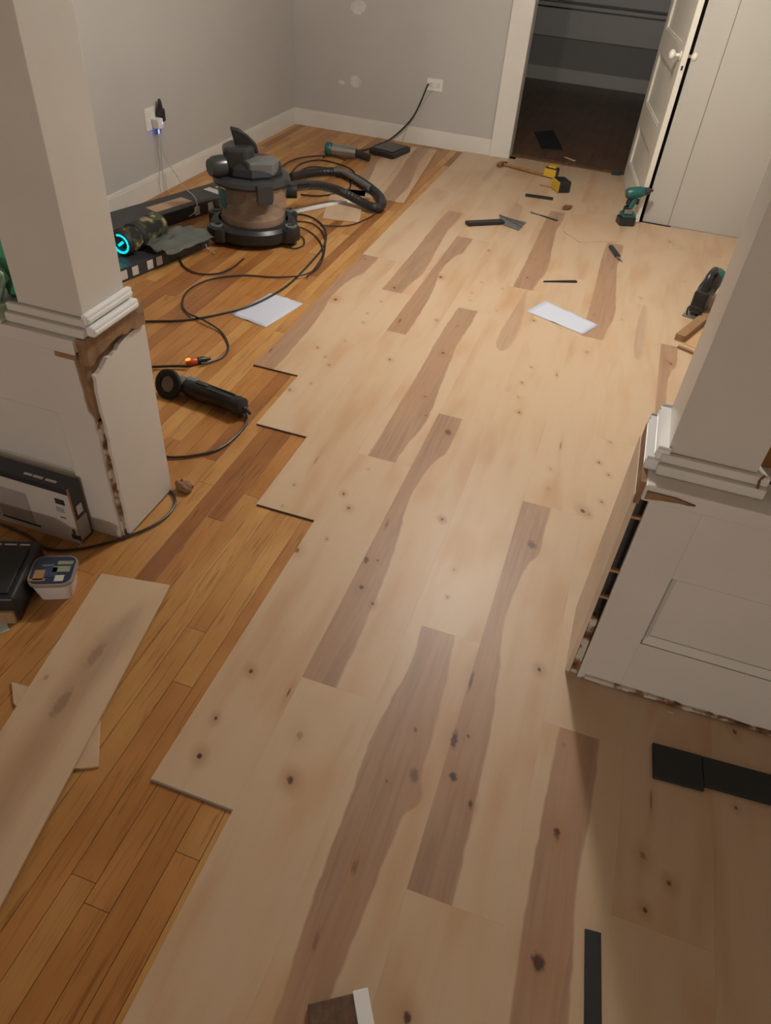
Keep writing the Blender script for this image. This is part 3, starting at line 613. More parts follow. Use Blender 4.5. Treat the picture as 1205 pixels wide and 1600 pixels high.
for i,(pts,lab) in enumerate([
 ([(-2.5856,5.4549,0.0000),(-2.5793,5.7215,0.0000),(-2.4829,5.8915,0.0000),(-2.3485,5.9813,0.0000),(-2.2184,5.9393,0.0000)],'brown cord arching along the floor right behind the vacuum head'),
 ([(-2.4559,5.3851,0.0000),(-2.4866,5.6387,0.0000),(-2.3968,5.8213,0.0000),(-2.1897,5.7925,0.0000),(-2.0499,5.6845,0.0000),(-2.0167,5.5531,0.0000),(-2.1235,5.4851,0.0000)],'dark cord loop in the tangle beside the silver tool'),
 ([(-2.4119,5.2289,0.0000),(-2.4031,5.5735,0.0000),(-2.2738,5.6574,0.0000),(-2.1185,5.6792,0.0000),(-1.9479,5.3428,0.0000),(-1.9485,5.1709,0.0000),(-2.0578,5.0050,0.0000),(-2.1879,4.9578,0.0000)],'black cord loop lying inside the curve of the vacuum hose'),
 ([(-1.9327,4.1459,0.0000),(-1.8977,4.2155,0.0000),(-1.8376,4.1997,0.0000),(-1.7916,4.1041,0.0000),(-1.8117,4.0222,0.0000),(-1.8682,4.0140,0.0000)],'short black cord coil at the right caster of the vacuum'),
 ([(-2.0218,4.3509,0.0000),(-1.9006,4.3548,0.0000),(-1.7595,4.2440,0.0000),(-1.6472,4.0673,0.0000),(-1.5992,3.8708,0.0000),(-1.5726,3.6461,0.0120)],'inner dark cord curving beside the thick one right of the vacuum'),
 ([(-1.8319,4.4608,0.0000),(-1.6647,4.5576,0.0000),(-1.5903,4.7964,0.0000),(-1.5827,4.9934,0.0000)],'brown cord passing from the plank offcut to the hose bend')]):
    wire('tangled_cable',lab,'cord',pts,.0055 if i<3 else .0042,DC if i in(0,5) else BC)
# orange lit plug
b0=Vector((-1.6733,2.5277,-0.0080)); b1=Vector((-1.6404,2.5630,-0.0080))
pl=thing('lit_plug','orange cord end glowing on the floor behind the grinder','plug',(b0.x,b0.y,-.008),math.atan2(b1.y-b0.y,b1.x-b0.x))
obj('socket_end',lathe(B(),[(0,0),(.014,0),(.017,.01),(.017,.045),(.012,.055),(0,.055)],16,T(-.02,0,.018)@RY(PI/2)),ORGB,pl,smooth=True)
obj('lamp_window',ell(B(),(-.008,0,.03),(.014,.01,.008)),ORG,pl,smooth=True)
obj('plug_body',lathe(B(),[(0,0),(.016,0),(.016,.03),(.009,.045),(.006,.06),(0,.06)],16,T(.036,0,.017)@RY(PI/2)),BLK,pl,smooth=True)
world_part('cord_lead',[(-1.6658,2.4902,0.0100),(-1.7265,2.4648,0.0080),(-1.7941,2.4297,0.0060),(-1.8460,2.4163,0.0000)],.0062,BC,pl,8)
# ------------------------------------------------------------ grinder
g0=Vector((-1.5846,2.3053,0.0450)); g1=Vector((-1.2882,2.2576,0.0400)); dd=g1-g0
gr=thing('angle_grinder','black angle grinder with round disc head lying beside the left pedestal','power tool',(g0.x,g0.y,-.008),math.atan2(dd.y,dd.x))
ln=Vector((dd.x,dd.y)).length
bd=B(); lathe(bd,[(0,0),(.036,0),(.043,.02),(.043,.10),(.038,.16),(.037,ln-.06),(.042,ln-.035),(.040,ln-.005),(.02,ln+.004),(0,ln+.005)],20,T(.03,0,.046)@RY(PI/2)@Matrix.Diagonal((1,.95,1,1))); obj('motor_body',bd,BLK,gr,smooth=True)
obj('gear_head',ell(B(),(.0,0,.047),(.05,.036,.036)),GREY,gr,smooth=True)
obj('top_highlight',box(B(),(.03,-.008,.068),(.085,.024,.09),.008),mat('blue_grey_highlight',(.12,.17,.19),.35),gr)  # blue-grey highlight on top of the black body, modelled as a coloured block
mxd=T(-.035,-.035,.052)@RX(math.radians(62))
obj('guard_disc',lathe(B(),[(.03,-.004),(.058,-.006),(.064,.0),(.064,.014),(.055,.018),(.036,.018),(.034,.008)],32,mxd),RUB,gr,smooth=True)
obj('disc_hub',lathe(B(),[(0,.010),(.014,.014),(.034,.012),(.036,.004),(.036,-.006),(0,-.006)],28,mxd),STEEL,gr,smooth=True)
obj('switch_slide',box(B(),(.09,-.012,.084),(.15,.012,.093),.003),DGREY,gr)
for sy in (-.014,.014): obj('housing_rib',box(B(),(.07,sy-.004,.076),(ln-.02,sy+.004,.087),.003),DGREY,gr)
obj('cord_boot',tube(B(),[(ln+.03,0,.044),(ln+.05,0,.038),(ln+.065,-.005,.03)],lambda t:.010-.004*t,10,3),RUB,gr,smooth=True)
world_part('cord',[(-1.2887,2.2744,0.0300),(-1.2597,2.2676,0.0100),(-1.2260,2.1999,0.0000),(-1.2223,2.0916,0.0000),(-1.2475,1.9899,0.0000),(-1.3141,1.9188,0.0000),(-1.3938,1.8742,0.0000),(-1.47,1.88,-.003)],.0052,BC,gr,6)
tag(obj('plug_stub',lathe(B(),[(0,0),(.012,0),(.014,.02),(.008,.034),(0,.034)],12,T(0,0,.013)@RY(PI/2)),RUB),'small black and brown cord stub at the pedestal corner by the grinder','cord end').location=(-1.6335,2.2965,-0.0080)
# ------------------------------------------------------------ cartons of planks by the left wall
def carton(label,corner,ang,L,W,H,icons,extra):
    t=thing('plank_carton',label,'carton',(corner[0],corner[1],-.008),ang)
    obj('carton_body',box(B(),(-W,0,0),(0,L,H),.002),CARTON,t)
    for y in icons:
        obj('printed_icon',box(B(),(0,y-.022,.014),(.0012,y+.022,H-.012),.0005),ICON,t)
    for nm,m,lo,hi in extra: obj(nm,box(B(),lo,hi),m,t)
    return t
cA=carton('black printed carton in front, carrying the camouflage speaker',(-2.4488,3.1075,-0.0080),math.radians(-13),.72,.24,.075,[.05,.13,.24,.31],[('picture_print',mat('green_print',(.05,.12,.11),.4,var=.5,vs=25),(-.10,.005,.075),(-.004,.09,.0765)),('tan_end_band',TAPE,(-.10,.44,.075),(-.03,.52,.0762))])
qb=Vector((-2.5992,4.2161,-0.0080)); qb=qb-Vector((.292,.956,0))*.75
cB=carton('black printed carton behind, against the left wall with tan label',qb,math.radians(-17),1.30,.25,.08,[.75,.87,.98],[('tan_label',TAPE,(-.165,.47,.08),(-.06,.77,.0812)),('dark_marking',BLK,(-.05,.65,.081),(-.01,.87,.0815)),('white_lettering',ICON,(-.19,.99,.08),(-.04,1.05,.0812)),('white_lettering',ICON,(-.17,1.08,.08),(-.06,1.11,.0812)),('white_lettering',ICON,(-.19,1.15,.08),(-.05,1.19,.0812))])
# grey film between
fm=B(); t=bmesh.new(); bmesh.ops.create_grid(t,x_segments=16,y_segments=16,size=.5)
ctr=Vector((-2.3863,3.5921,0.0900))
for v in t.verts:
    u_,v_=v.co.x,v.co.y; ns=noise.noise(Vector((u_*5,v_*5,3)))
    v.co=Vector((u_*.28,v_*.38,.02+.03*ns-.02*(abs(u_)*2)**3))
add(fm,t,RZ(math.radians(-14)))
o=obj('plastic_film_bag',fm,FILM,smooth=True); o.location=(ctr.x,ctr.y,.085); tag(o,'grey see-through plastic bag crumpled between speaker and vacuum','bag')
md=o.modifiers.new('thick','SOLIDIFY'); md.thickness=.002
# ------------------------------------------------------------ speaker
s0=Vector((-2.5329,3.2980,0.1350)); s1=Vector((-2.5241,3.6625,0.1350)); sd=s1-s0; sl=sd.length; a=math.atan2(sd.y,sd.x)
spk=thing('bluetooth_speaker','camouflage tube speaker with glowing cyan ring on the black carton','speaker',(s0.x,s0.y,.067),a)
mx=T(0,0,.068)@RY(PI/2)
obj('speaker_body',lathe(B(),[(.058,.02),(.066,.035),(.068,.06),(.068,sl*.5),(.064,sl*.56),(.066,sl*.62),(.070,sl*.7),(.070,sl*.95),(.062,sl),(.05,sl+.005),(0,sl+.005)],40,mx),CAMO,spk,smooth=True)
obj('end_ring',lathe(B(),[(.050,-.004),(.060,-.004),(.066,.004),(.067,.03),(.05,.03)],40,mx),RUB,spk,smooth=True)
obj('end_membrane',lathe(B(),[(0,.004),(.03,.006),(.051,.01),(.051,.02),(0,.02)],32,mx),BLK,spk,smooth=True)
obj('cyan_ring',tube(B(),[(-.002,.048*math.cos(q),.068+.048*math.sin(q)) for q in [math.radians(70+i*15) for i in range(20)]],.0068,8,2),CYAN,spk,smooth=True)
obj('cyan_bar',box(B(),(-.006,-.02,-.007),(.004,.02,.007),.003,T(0,.0,.068)@RX(math.radians(-38))),CYAN,spk)
obj('handle_band',lathe(B(),[(.070,sl*.30),(.074,sl*.31),(.074,sl*.42),(.070,sl*.43)],32,mx),RUB,spk,smooth=True)
for x in (.06,sl-.06): obj('foot',box(B(),(x-.02,-.045,0),(x+.02,.045,.012),.004),RUB,spk)
# ------------------------------------------------------------ papers
def paper(label,pts,z):
    c=Vector((sum(p[0] for p in pts)/4,sum(p[1] for p in pts)/4,z)); bm=B(); N=10; g=[]
    for i in range(N+1):
        row=[]
        for j in range(N+1):
            u_,v_=i/N,j/N; p=(Vector(pts[0])*(1-u_)+Vector(pts[1])*u_)*(1-v_)+(Vector(pts[3])*(1-u_)+Vector(pts[2])*u_)*v_
            fold=.004*max(0,1-abs(u_-.5)*8)+.0015*noise.noise(Vector((u_*4,v_*4,z*50)))+.004*max(0,v_-.8)
            row.append(bm.verts.new((p[0]-c.x,p[1]-c.y,.0015+fold)))
        g.append(row)
    for i in range(N):
        for j in range(N): bm.faces.new((g[i][j],g[i+1][j],g[i+1][j+1],g[i][j+1]))
    o=obj('paper_sheet',bm,PAPER,smooth=True); o.location=c; tag(o,label,'paper'); md=o.modifiers.new('t','SOLIDIFY'); md.thickness=.0004
paper('white folded paper on the old orange floor crossing the black cord',[(-1.6805,3.3921,-0.0080),(-1.4678,3.3507,-0.0080),(-1.5294,3.0152,-0.0080),(-1.7490,3.0631,-0.0080)],-.008)
paper('white creased paper sheet lying on the new pale planks',[(-0.2512,4.0058,0.0000),(0.0696,3.8334,0.0000),(0.0038,3.6778,0.0000),(-0.3284,3.8119,0.0000)],0)
# ------------------------------------------------------------ offcuts and loose planks
LP=[(-1.025,0.871,0.0300,0.35,3.0),(-1.022,0.745,0.0200,0.35,3.0)]
def loose(name,label,pts,z,th,mt,cat='plank'):
    c=Vector((sum(p[0] for p in pts)/len(pts),sum(p[1] for p in pts)/len(pts),0)); bm=B(); e=Vector(pts[1])-Vector(pts[0])
    e=Vector((e.x,e.y,0)).normalized(); f=Vector((-e.y,e.x,0))
    prism(bm,[(p[0]-c.x,p[1]-c.y) for p in pts],0,th,None,.0008)
    uvl=bm.loops.layers.uv.new('UVMap'); o0=Vector(pts[0])
    for fc in bm.faces:
        for lp in fc.loops:
            q=lp.vert.co+c-Vector((o0.x,o0.y,0)); lp[uvl].uv=(abs(q.dot(e)),abs(q.dot(f)))
    o=obj(name,bm,None,mats=[mt]); o.location=(c.x,c.y,z); tag(o,label,cat); return o
def rect(p,q,length):   # p->q short edge, extends to its right side (away) by length
    p=Vector(p[:2]);q=Vector(q[:2]); e=(q-p).normalized(); n=Vector((e.y,-e.x)); return [tuple(p),tuple(q),tuple(q+n*length),tuple(p+n*length)]
PLm=plank_material('loose_plank_print','N',[(.125,.30,.016,.35,3.0),(.11,.47,.016,.4,3.0),(.03,.40,.008,.3,1.2)],77,grey=1)
P0=Vector((-1.2615,1.2572,0.0080)); P1=Vector((-1.0276,1.2905,0.0080))
far=Vector((-0.8688,0.3614,0.0080)); ed=(far-P1); ed.z=0; ed.normalize(); wdt=Vector((-ed.y,ed.x,0))
if wdt.dot(P0-P1)<0: wdt=-wdt
A_=P1; D_=P1+wdt*.2278
loose('loose_plank','long pale plank with grey streak lying loose on the old floor',[tuple(D_[:2]),tuple(A_[:2]),tuple((A_+ed*1.49)[:2]),tuple((D_+ed*1.49)[:2])],.0005,.008,PLm)
q=loose('plank_offcut','pale plank offcut poking out from under the long loose plank',[(-0.9705,0.8436,-0.0080),(-0.8709,0.6934,-0.0080),(-0.9287,0.6621,-0.0080),(-1.1890,0.7691,-0.0080),(-1.2377,0.8205,-0.0080)],-.0078,.0078,plank_material('offcut_a',None,[],81))
PT1=plank_material('loose_b','B',[],83); PT2=plank_material('loose_c','A',[],89)
r_=rect((-1.4777,5.1932,-0.0080),(-1.9214,5.1670,-0.0080),-1.5)
# two loose planks near the back wall
e0=Vector((-1.4777,5.1932,-0.0080)); e1=Vector((-1.6361,6.6764,-0.0080)); dv=(e1-e0); dv.z=0; dv.normalize(); nv=Vector((-dv.y,dv.x,0))
def slab(off,near,far_): 
    a_=e0+nv*off; return [tuple((a_+nv*.2278+dv*near)[:2]),tuple((a_+dv*near)[:2]),tuple((a_+dv*far_)[:2]),tuple((a_+nv*.2278+dv*far_)[:2])]
loose('loose_plank','right of two loose striped planks ending near the power brick',slab(0,0,1.5),-.0078,.0078,PT1)
loose('loose_plank','left of two loose striped planks, partly under the hose',slab(.229,0,1.36),-.0078,.0078,PT2)
loose('plank_offcut','square pale offcut lying in front of the vacuum hose bend',[(-1.8713,4.6012,-0.0080),(-1.6246,4.6476,-0.0080),(-1.8047,5.2892,-0.0080),(-2.0461,5.2252,-0.0080)],-.0078,.0078,plank_material('offcut_b',None,[],85))
loose('plank_offcut','thin pale offcut lying below the drill on the new floor',[(-0.3129,5.1989,0.0000),(-0.1826,5.0451,0.0000),(0.0627,5.1962,0.0000),(0.0463,5.8056,0.0000),(-0.3064,5.5975,0.0000)],.0003,.004,plank_material('offcut_c','G',[],86))
# white stick
w0=Vector((-2.1193,4.5444,0.0120)); w1=Vector((-1.8271,5.0219,0.0120)); o=obj('white_trim_stick',box(B(),(0,-.016,-.018),((w1-w0).length,.016,0),.002),WHITE); o.location=w0; o.rotation_euler=(0,0,math.atan2((w1-w0).y,(w1-w0).x)); tag(o,'white painted trim stick on the old floor right of the vacuum','trim stick')
# ------------------------------------------------------------ power brick and silver tool at the back
def oriented(name,label,cat,a,b,z=0):
    a=Vector(a);b=Vector(b); d=b-a; t=thing(name,label,cat,(a.x,a.y,z),math.atan2(d.y,d.x)); return t,Vector((d.x,d.y)).length
p0,p1,p2,p3=[Vector(v) for v in ((-2.1151,6.2166,-0.0080),(-1.9169,6.1733,-0.0080),(-1.8765,6.5138,-0.0080),(-2.0858,6.6090,-0.0080))]
t,l=oriented('power_brick','black rectangular power brick lying by the back baseboard','power brick',p0,p1,.0015)
obj('brick_body',box(B(),(0,0,0),(.24,.30,.045),.01),BLK,t); obj('brick_lid',box(B(),(.02,.02,.045),(.22,.28,.052),.004),DGREY,t)
t,l=oriented('heat_tool','silver and black power tool lying in the cords left of the brick','power tool',(-2.3980,6.0052,-0.0080),(-2.1380,6.0270,-0.0080),-.008)
obj('tool_barrel',lathe(B(),[(0,0),(.03,0),(.04,.02),(.045,.08),(.05,.16),(.04,.24),(0,.24)],20,T(0,0,.05)@RY(PI/2)),METAL,t,smooth=True)
obj('tool_collar',lathe(B(),[(0,0),(.046,0),(.052,.01),(.052,.04),(.046,.05),(0,.05)],20,T(-.02,0,.052)@RY(PI/2)),TEAL,t,smooth=True)
obj('tool_grip',tube(B(),[(.2,0,.05),(.28,-.01,.045),(.36,-.03,.035)],lambda q:.034-.006*q,12,4),BLK,t,smooth=True)
# ------------------------------------------------------------ tools on the new floor
t,l=oriented('claw_hammer','brown hammer with a long thin handle near the doorway','hammer',(-1.0237,6.5330,0.0000),(-0.6432,6.4274,0.0000),0)
obj('handle',tube(B(),[(.02,0,.016),(l*.5,0,.014),(l,0,.014)],lambda q:.011+.003*q,10,3),HANDLEW,t,smooth=True)
obj('hammer_head',box(B(),(-.018,-.065,.0),(.022,.035,.032),.008),GOLD,t); obj('claw',prism(B(),[(-.014,.03),(.018,.03),(.012,.085),(.004,.05),(-.004,.085)],.004,.022,None,.003),GOLD,t)
t,l=oriented('tape_measure','yellow and black tape measure by the hammer handle','tape measure',(-0.6375,6.3913,0.0000),(-0.5049,6.3579,0.0000),0)
obj('case',prism(B(),[(-.02,0),(.09,0),(.09,.06),(.06,.10),(0,.10),(-.02,.06)],.0,.075,T(-.0,.03,0.0),.01),BLK,t); obj('yellow_shell',prism(B(),[(0,.0),(.07,0),(.07,.055),(.045,.085),(.005,.085)],0.075,.09,T(.0,.04,0),.004),YEL,t)
obj('yellow_side',box(B(),(-.016,.018,.008),(.085,.03,.07),.003),YEL,t); obj('hook',box(B(),(.09,.05,0),(.094,.07,.03)),STEEL,t)
t,l=oriented('tapping_block','black rubber block standing beside the yellow tape measure','block',(-0.4706,6.0458,0.0000),(-0.3910,6.0946,0.0000),0)
obj('block_body',box(B(),(0,0,0),(.10,.14,.085),.010),RUB,t); obj('yellow_edge',box(B(),(-.006,.0,.006),(.001,.14,.08),.002),YEL,t)
def bar(name,label,a,b,w,h,m,cat,z=0,taper=1,bev=.002):
    a=Vector(a);b=Vector(b); d=b-a; l=Vector((d.x,d.y)).length; bm=B(); prism(bm,[(0,-w/2*taper),(l,-w/2),(l,w/2),(0,w/2*taper)],0,h,None,bev)
    o=obj(name,bm,m); o.location=(a.x,a.y,z); o.rotation_euler=(0,0,math.atan2(d.y,d.x)); return tag(o,label,cat) if label else o
bar('spacer_bar','short black bar on the pale floor just below the tape measure',(-0.6945,5.8384,0.0000),(-0.4840,5.8638,0.0000),.045,.012,RUB,'bar')
bar('metal_strip','thin dark metal strip on the floor right of the taping knife',(-0.5848,5.4639,0.0000),(-0.3803,5.4178,0.0000),.018,.005,STEEL,'strip')
bar('dark_edge_strip','very thin dark rod along the metal strip right of the taping knife',(-0.5915,5.4754,0.0000),(-0.3806,5.3880,0.0000),.008,.007,BLK,'rod')
bar('thin_rod','short brown rod between the tape measure and the black bar',(-0.6373,6.1610,0.0000),(-0.5086,6.1670,0.0000),.012,.008,HANDLEW,'rod')
o=tag(obj('work_glove_scrap',ell(B(),(0,0,.014),(.045,.022,.016),RZ(.9),14,.5,3,9),mat('brown_leather',(.16,.06,.03),.7)),'small crumpled brown scrap on the floor below the black block','scrap'); o.location=(-0.3527,5.6958,0.0000)
t,l=oriented('taping_knife','taping knife with thick black handle and grey triangular blade','knife',(-0.9524,4.9699,0.0000),(-0.7297,5.1414,0.0000),0)
obj('handle',box(B(),(0,-.03,0),(l,.03,.024),.006),BLK,t)
a2=[Vector(p)-Vector((-0.9524,4.9699,0.0000)) for p in ((-0.7840,5.2705,0.0000),(-0.5807,5.2279,0.0000),(-0.5982,5.0493,0.0000),(-0.7219,5.1033,0.0000))]
rz=-t.rotation_euler.z; pr=[(v.x*math.cos(rz)-v.y*math.sin(rz),v.x*math.sin(rz)+v.y*math.cos(rz)) for v in a2]
obj('blade',prism(B(),pr,.004,.008),STEEL,t)
for k_ in (.35,.65):
    p_=Vector(pr[0]).lerp(Vector(pr[0]),0); q_=Vector(pr[1]).lerp(Vector(pr[2]),k_); dq=(q_-p_).normalized(); nn=Vector((-dq.y,dq.x))*.006
    obj('blade_rib',prism(B(),[tuple(p_+nn*.3),tuple(p_-nn*.3),tuple(q_-nn),tuple(q_+nn)],.008,.014),GREY,t)
bar('tapered_shim','thin black tapered shim on the pale floor above the second paper',(-0.3033,4.2626,0.0000),(-0.1153,4.3623,0.0000),.022,.010,BLK,'shim',taper=.2)
t,l=oriented('utility_knife','small grey utility knife on the dark plank streak','knife',(0.0228,5.0574,0.0000),(0.1181,4.8177,0.0000),0)
obj('handle',prism(B(),[(0,-.012),(l*.65,-.018),(l*.7,.016),(0,.018)],0,.02,None,.005),DGREY,t); obj('blade',prism(B(),[(l*.68,-.012),(l,.004),(l*.68,.012)],.007,.010),STEEL,t)
tag(obj('wood_splinter',box(B(),(-.06,-.012,0),(.06,.012,.006),.002,RZ(-.6)),mat('fresh_pine',(.6,.42,.2),.6)),'small yellow wood splinter on the floor just inside the doorway','splinter').location=(-0.5113,7.0915,0.0000)
o=tag(obj('dark_wedge',prism(B(),[(-.03,-.05),(.05,-.03),(0,.07)],0,.04,None,.004),DGREY),'small dark wedge on the floor at the foot of the open door','wedge'); o.location=(-0.0944,6.8593,0.0000)
tag(obj('floor_mat',prism(B(),[(-.965,7.854),(-.797,7.282),(-.612,7.358),(-.805,8.056)],.0,.006,T(.79,-7.6,0),.001),RUB),'black mat lying on the dark hall floor beyond the doorway','mat').location=(-.79,7.6,0)
# impact driver standing on its battery by the door
t,l=oriented('impact_driver','teal and black cordless driver standing against the open door','driver',(0.0368,5.5717,0.0000),(0.1214,5.6061,0.0000),0)
obj('battery',prism(B(),[(-.01,-.045),(.10,-.045),(.115,-.02),(.115,.045),(-.01,.045)],0,.055,None,.008),BLK,t)
obj('battery_shoe',prism(B(),[(0,-.042),(.10,-.042),(.105,.042),(0,.042)],.055,.085,None,.01),TEAL,t)
obj('grip',tube(B(),[(.045,0,.08),(.055,0,.13),(.075,0,.19)],lambda q:.024-.002*q,12,4),TEAL,t,smooth=True)
obj('trigger',box(B(),(.09,-.01,.14),(.105,.01,.18),.004),BLK,t); obj('grip_back',tube(B(),[(.022,0,.09),(.028,0,.14),(.045,0,.20)],.017,10,4),BLK,t,smooth=True)
obj('motor_housing',lathe(B(),[(0,0),(.03,0),(.038,.015),(.038,.09),(.032,.12),(.02,.13),(0,.13)],20,T(-.0,0,.21)@RY(math.radians(80))),TEAL,t,smooth=True)
obj('chuck',lathe(B(),[(0,0),(.028,0),(.022,.03),(.012,.045),(.008,.06),(0,.06)],16,T(.125,0,.232)@RY(math.radians(80))),DGREY,t,smooth=True)
obj('belt_clip',box(B(),(.0,-.052,.09),(.06,-.046,.12),.002),STEEL,t)
# green saw at the right column
t,l=oriented('jigsaw','teal and black jigsaw standing on the floor behind the right column','saw',(0.5812,4.2315,0.0000),(0.6991,4.4981,0.0000),0)
t.rotation_euler=(0,0,math.radians(75)); t.scale=(1.15,1.15,1.15)
obj('base_shoe',box(B(),(-.06,-.05,0),(.14,.05,.008),.003),STEEL,t)
obj('gear_housing',prism(B(),[(-.04,-.035),(.05,-.04),(.09,-.02),(.09,.03),(-.04,.035)],.02,.13,None,.012),BLK,t)
obj('motor_body',lathe(B(),[(0,0),(.03,0),(.042,.02),(.042,.14),(.035,.17),(0,.17)],20,T(.05,0,.10)@RY(math.radians(85))),BLK,t,smooth=True)
obj('teal_cap',lathe(B(),[(0,0),(.043,0),(.046,.01),(.046,.06),(.036,.08),(0,.08)],20,T(.20,0,.112)@RY(math.radians(85))),TEAL,t,smooth=True)
obj('handle',tube(B(),[(-.01,0,.12),(.02,0,.19),(.10,0,.20),(.18,0,.16)],.016,12,5),BLK,t,smooth=True)
obj('blade',box(B(),(-.035,-.001,-.0),(-.022,.001,.03)),STEEL,t); obj('blade_guard',tube(B(),[(-.05,-.03,.008),(-.07,-.03,.06),(-.07,.03,.06),(-.05,.03,.008)],.004,8,4),BLK,t,smooth=True)
# wood bracket pieces
def stick(name,label,a,b,w,h,m=CARDB):
    a=Vector(a);b=Vector(b); d=b-a; bm=B(); mx=T(*a)@d.to_track_quat('X','Z').to_matrix().to_4x4()
    box(bm,(0,-w/2,-h/2),(d.length,w/2,h/2),.002,mx)
    c=(a+b)/2; bmesh.ops.transform(bm,matrix=T(-c.x,-c.y,-c.z),verts=bm.verts); o=obj(name,bm,m); o.location=c; return tag(o,label,'wood piece')
OAKP=mat('oak_piece',(.30,.17,.08),.55,var=.15,vs=20)
stick('wood_offcut','longer brown wood strip resting behind the right column, below the jigsaw',(0.4959,3.8401,0.0200),(0.6667,4.2653,0.0200),.05,.036,OAKP)
stick('wood_offcut','short brown wood stick forming a corner below the longer strip',(0.4948,3.7631,0.0080),(0.6091,3.7060,0.0080),.02,.014,OAKP)
bar('cardboard_flat','tan flat wood panel inside the corner of brown sticks',(0.5462,3.8126,0.0000),(0.6640,4.0313,0.0000),.14,.004,mat('tan_panel',(.52,.33,.16),.6),'panel')
# ------------------------------------------------------------ near left: boxes and tub
f0=Vector((-1.4019,1.3569,-0.0080)); 
ab=thing('appliance_box','white and black printed box standing against the left pedestal','box',(f0.x,1.352,-.008),0)
obj('box_body',box(B(),(-.62,0,0),(0,.062,.236),.002),CARTON,ab)
obj('front_panel',box(B(),(-.62,-.0015,0),(-.0,0,.212)),BOXW,ab)
obj('side_label',box(B(),(0,.006,.01),(.0015,.055,.10)),BOXG,ab); obj('side_mark',box(B(),(0,.02,.115),(.0015,.045,.15)),ICON,ab)
obj('side_edge',box(B(),(0,0,0),(.0012,.007,.236)),CARDB,ab)
obj('product_picture',box(B(),(-.30,-.0028,.035),(-.17,-.0015,.165)),BOXG,ab)
obj('picture_line',box(B(),(-.30,-.0035,.025),(-.15,-.0015,.032)),CARTON,ab); obj('picture_line',box(B(),(-.315,-.0035,.03),(-.31,-.0015,.20)),BOXG,ab)
for (x,z,w_,h_) in ((-.055,.165,.035,.022),(-.06,.13,.03,.02),(-.028,.02,.035,.02),(-.02,.042,.01,.022),(-.052,.105,.02,.004)): obj('printed_mark',box(B(),(x-.0,-.0028,z),(x+w_,-.0015,z+h_)),DGREY if h_!=.02 or z<.1 else BOXG,ab)
for x,w_ in ((-.17,.03),(-.135,.035),(-.09,.04)): obj('faded_lettering',box(B(),(x,.014,.2355),(x+w_,.024,.237)),ICON,ab)
obj('faded_lettering',box(B(),(-.40,.02,.2355),(-.27,.026,.237)),BOXG,ab); obj('faded_lettering',box(B(),(-.40,.034,.2355),(-.28,.040,.237)),BOXG,ab)
l0=Vector((-1.4300,1.2327,0.1000)); l1=Vector((-1.3434,1.0034,0.1000)); dv=l1-l0; 
bc=thing('black_case','black flat case lying at the left edge beside the white tub','case',(l0.x-.016,l0.y+.006,-.008),math.atan2(dv.y,dv.x)+PI/2)
ll=Vector((dv.x,dv.y)).length
bb=B(); box(bb,(-.5,-ll,0),(0,0,.10),.008); obj('case_body',bb,BLK,bc)
obj('case_lid',box(B(),(-.49,-ll+.02,.10),(-.02,-.035,.108),.003),RUB,bc)
for x,w_ in ((-.14,.03),(-.10,.035),(-.055,.03),(-.2,.04)): obj('faded_lettering',box(B(),(x,-.024,.1),(x+w_,-.018,.1012)),ICON,bc)
obj('case_foot',box(B(),(-.06,-ll-.012,.0),(-.01,-ll+.01,.05),.006),CARDB,bc)
tag(obj('pale_card',box(B(),(-.05,-.03,0),(.02,.03,.003),.001,RZ(.9)),mat('pale_blue_card',(.5,.62,.62),.5)),'corner of a pale card on the floor at the left edge','card').location=(-1.4063,0.9724,-0.0080)
tb=thing('food_tub','white plastic tub with printed navy lid in front of black case','tub',(0,0,-.008),0)
tc4=[Vector(v) for v in ((-1.3674,1.0834,0.0750),(-1.2494,1.1376,0.0750),(-1.3281,1.2348,0.0750),(-1.4307,1.1827,0.0750))]
cc=sum(tc4,Vector())/4; ex=(tc4[1]-tc4[0]); tw=.115; tb.location=(cc.x,cc.y,-.008); tb.rotation_euler=(0,0,math.atan2(ex.y,ex.x))
def rrect(w_,h_,r,n=5):
    o=[]
    for cx,cy,a0 in ((w_/2-r,h_/2-r,0),(-w_/2+r,h_/2-r,90),(-w_/2+r,-h_/2+r,180),(w_/2-r,-h_/2+r,270)):
        for i in range(n+1):
            a=math.radians(a0+90*i/n); o.append((cx+r*math.cos(a),cy+r*math.sin(a)))
    return o
W_,H_=ex.length,( (tc4[3]-tc4[0]).length+(tc4[2]-tc4[1]).length)/2
t_=bmesh.new(); lo=rrect(W_*.74,H_*.74,.02); hi=rrect(W_*.95,H_*.95,.025)
va=[t_.verts.new((x,y,0)) for x,y in lo]; vb=[t_.verts.new((x,y,.072)) for x,y in hi]; n_=len(va)
t_.faces.new(va[::-1]); t_.faces.new(vb)
for i in range(n_): t_.faces.new((va[i],va[(i+1)%n_],vb[(i+1)%n_],vb[i]))
bt=B(); add(bt,t_); obj('tub_body',bt,TUBW,tb,smooth=True)
obj('lid',prism(B(),rrect(W_*1.02,H_*1.02,.03),.070,.083,None,.002),clear('tub_lid_plastic',(.3,.25,.22,1),.9,.3),tb)
lab=obj('lid_label',prism(B(),rrect(W_*.93,H_*.93,.026),.083,.0845),NAVY,tb)
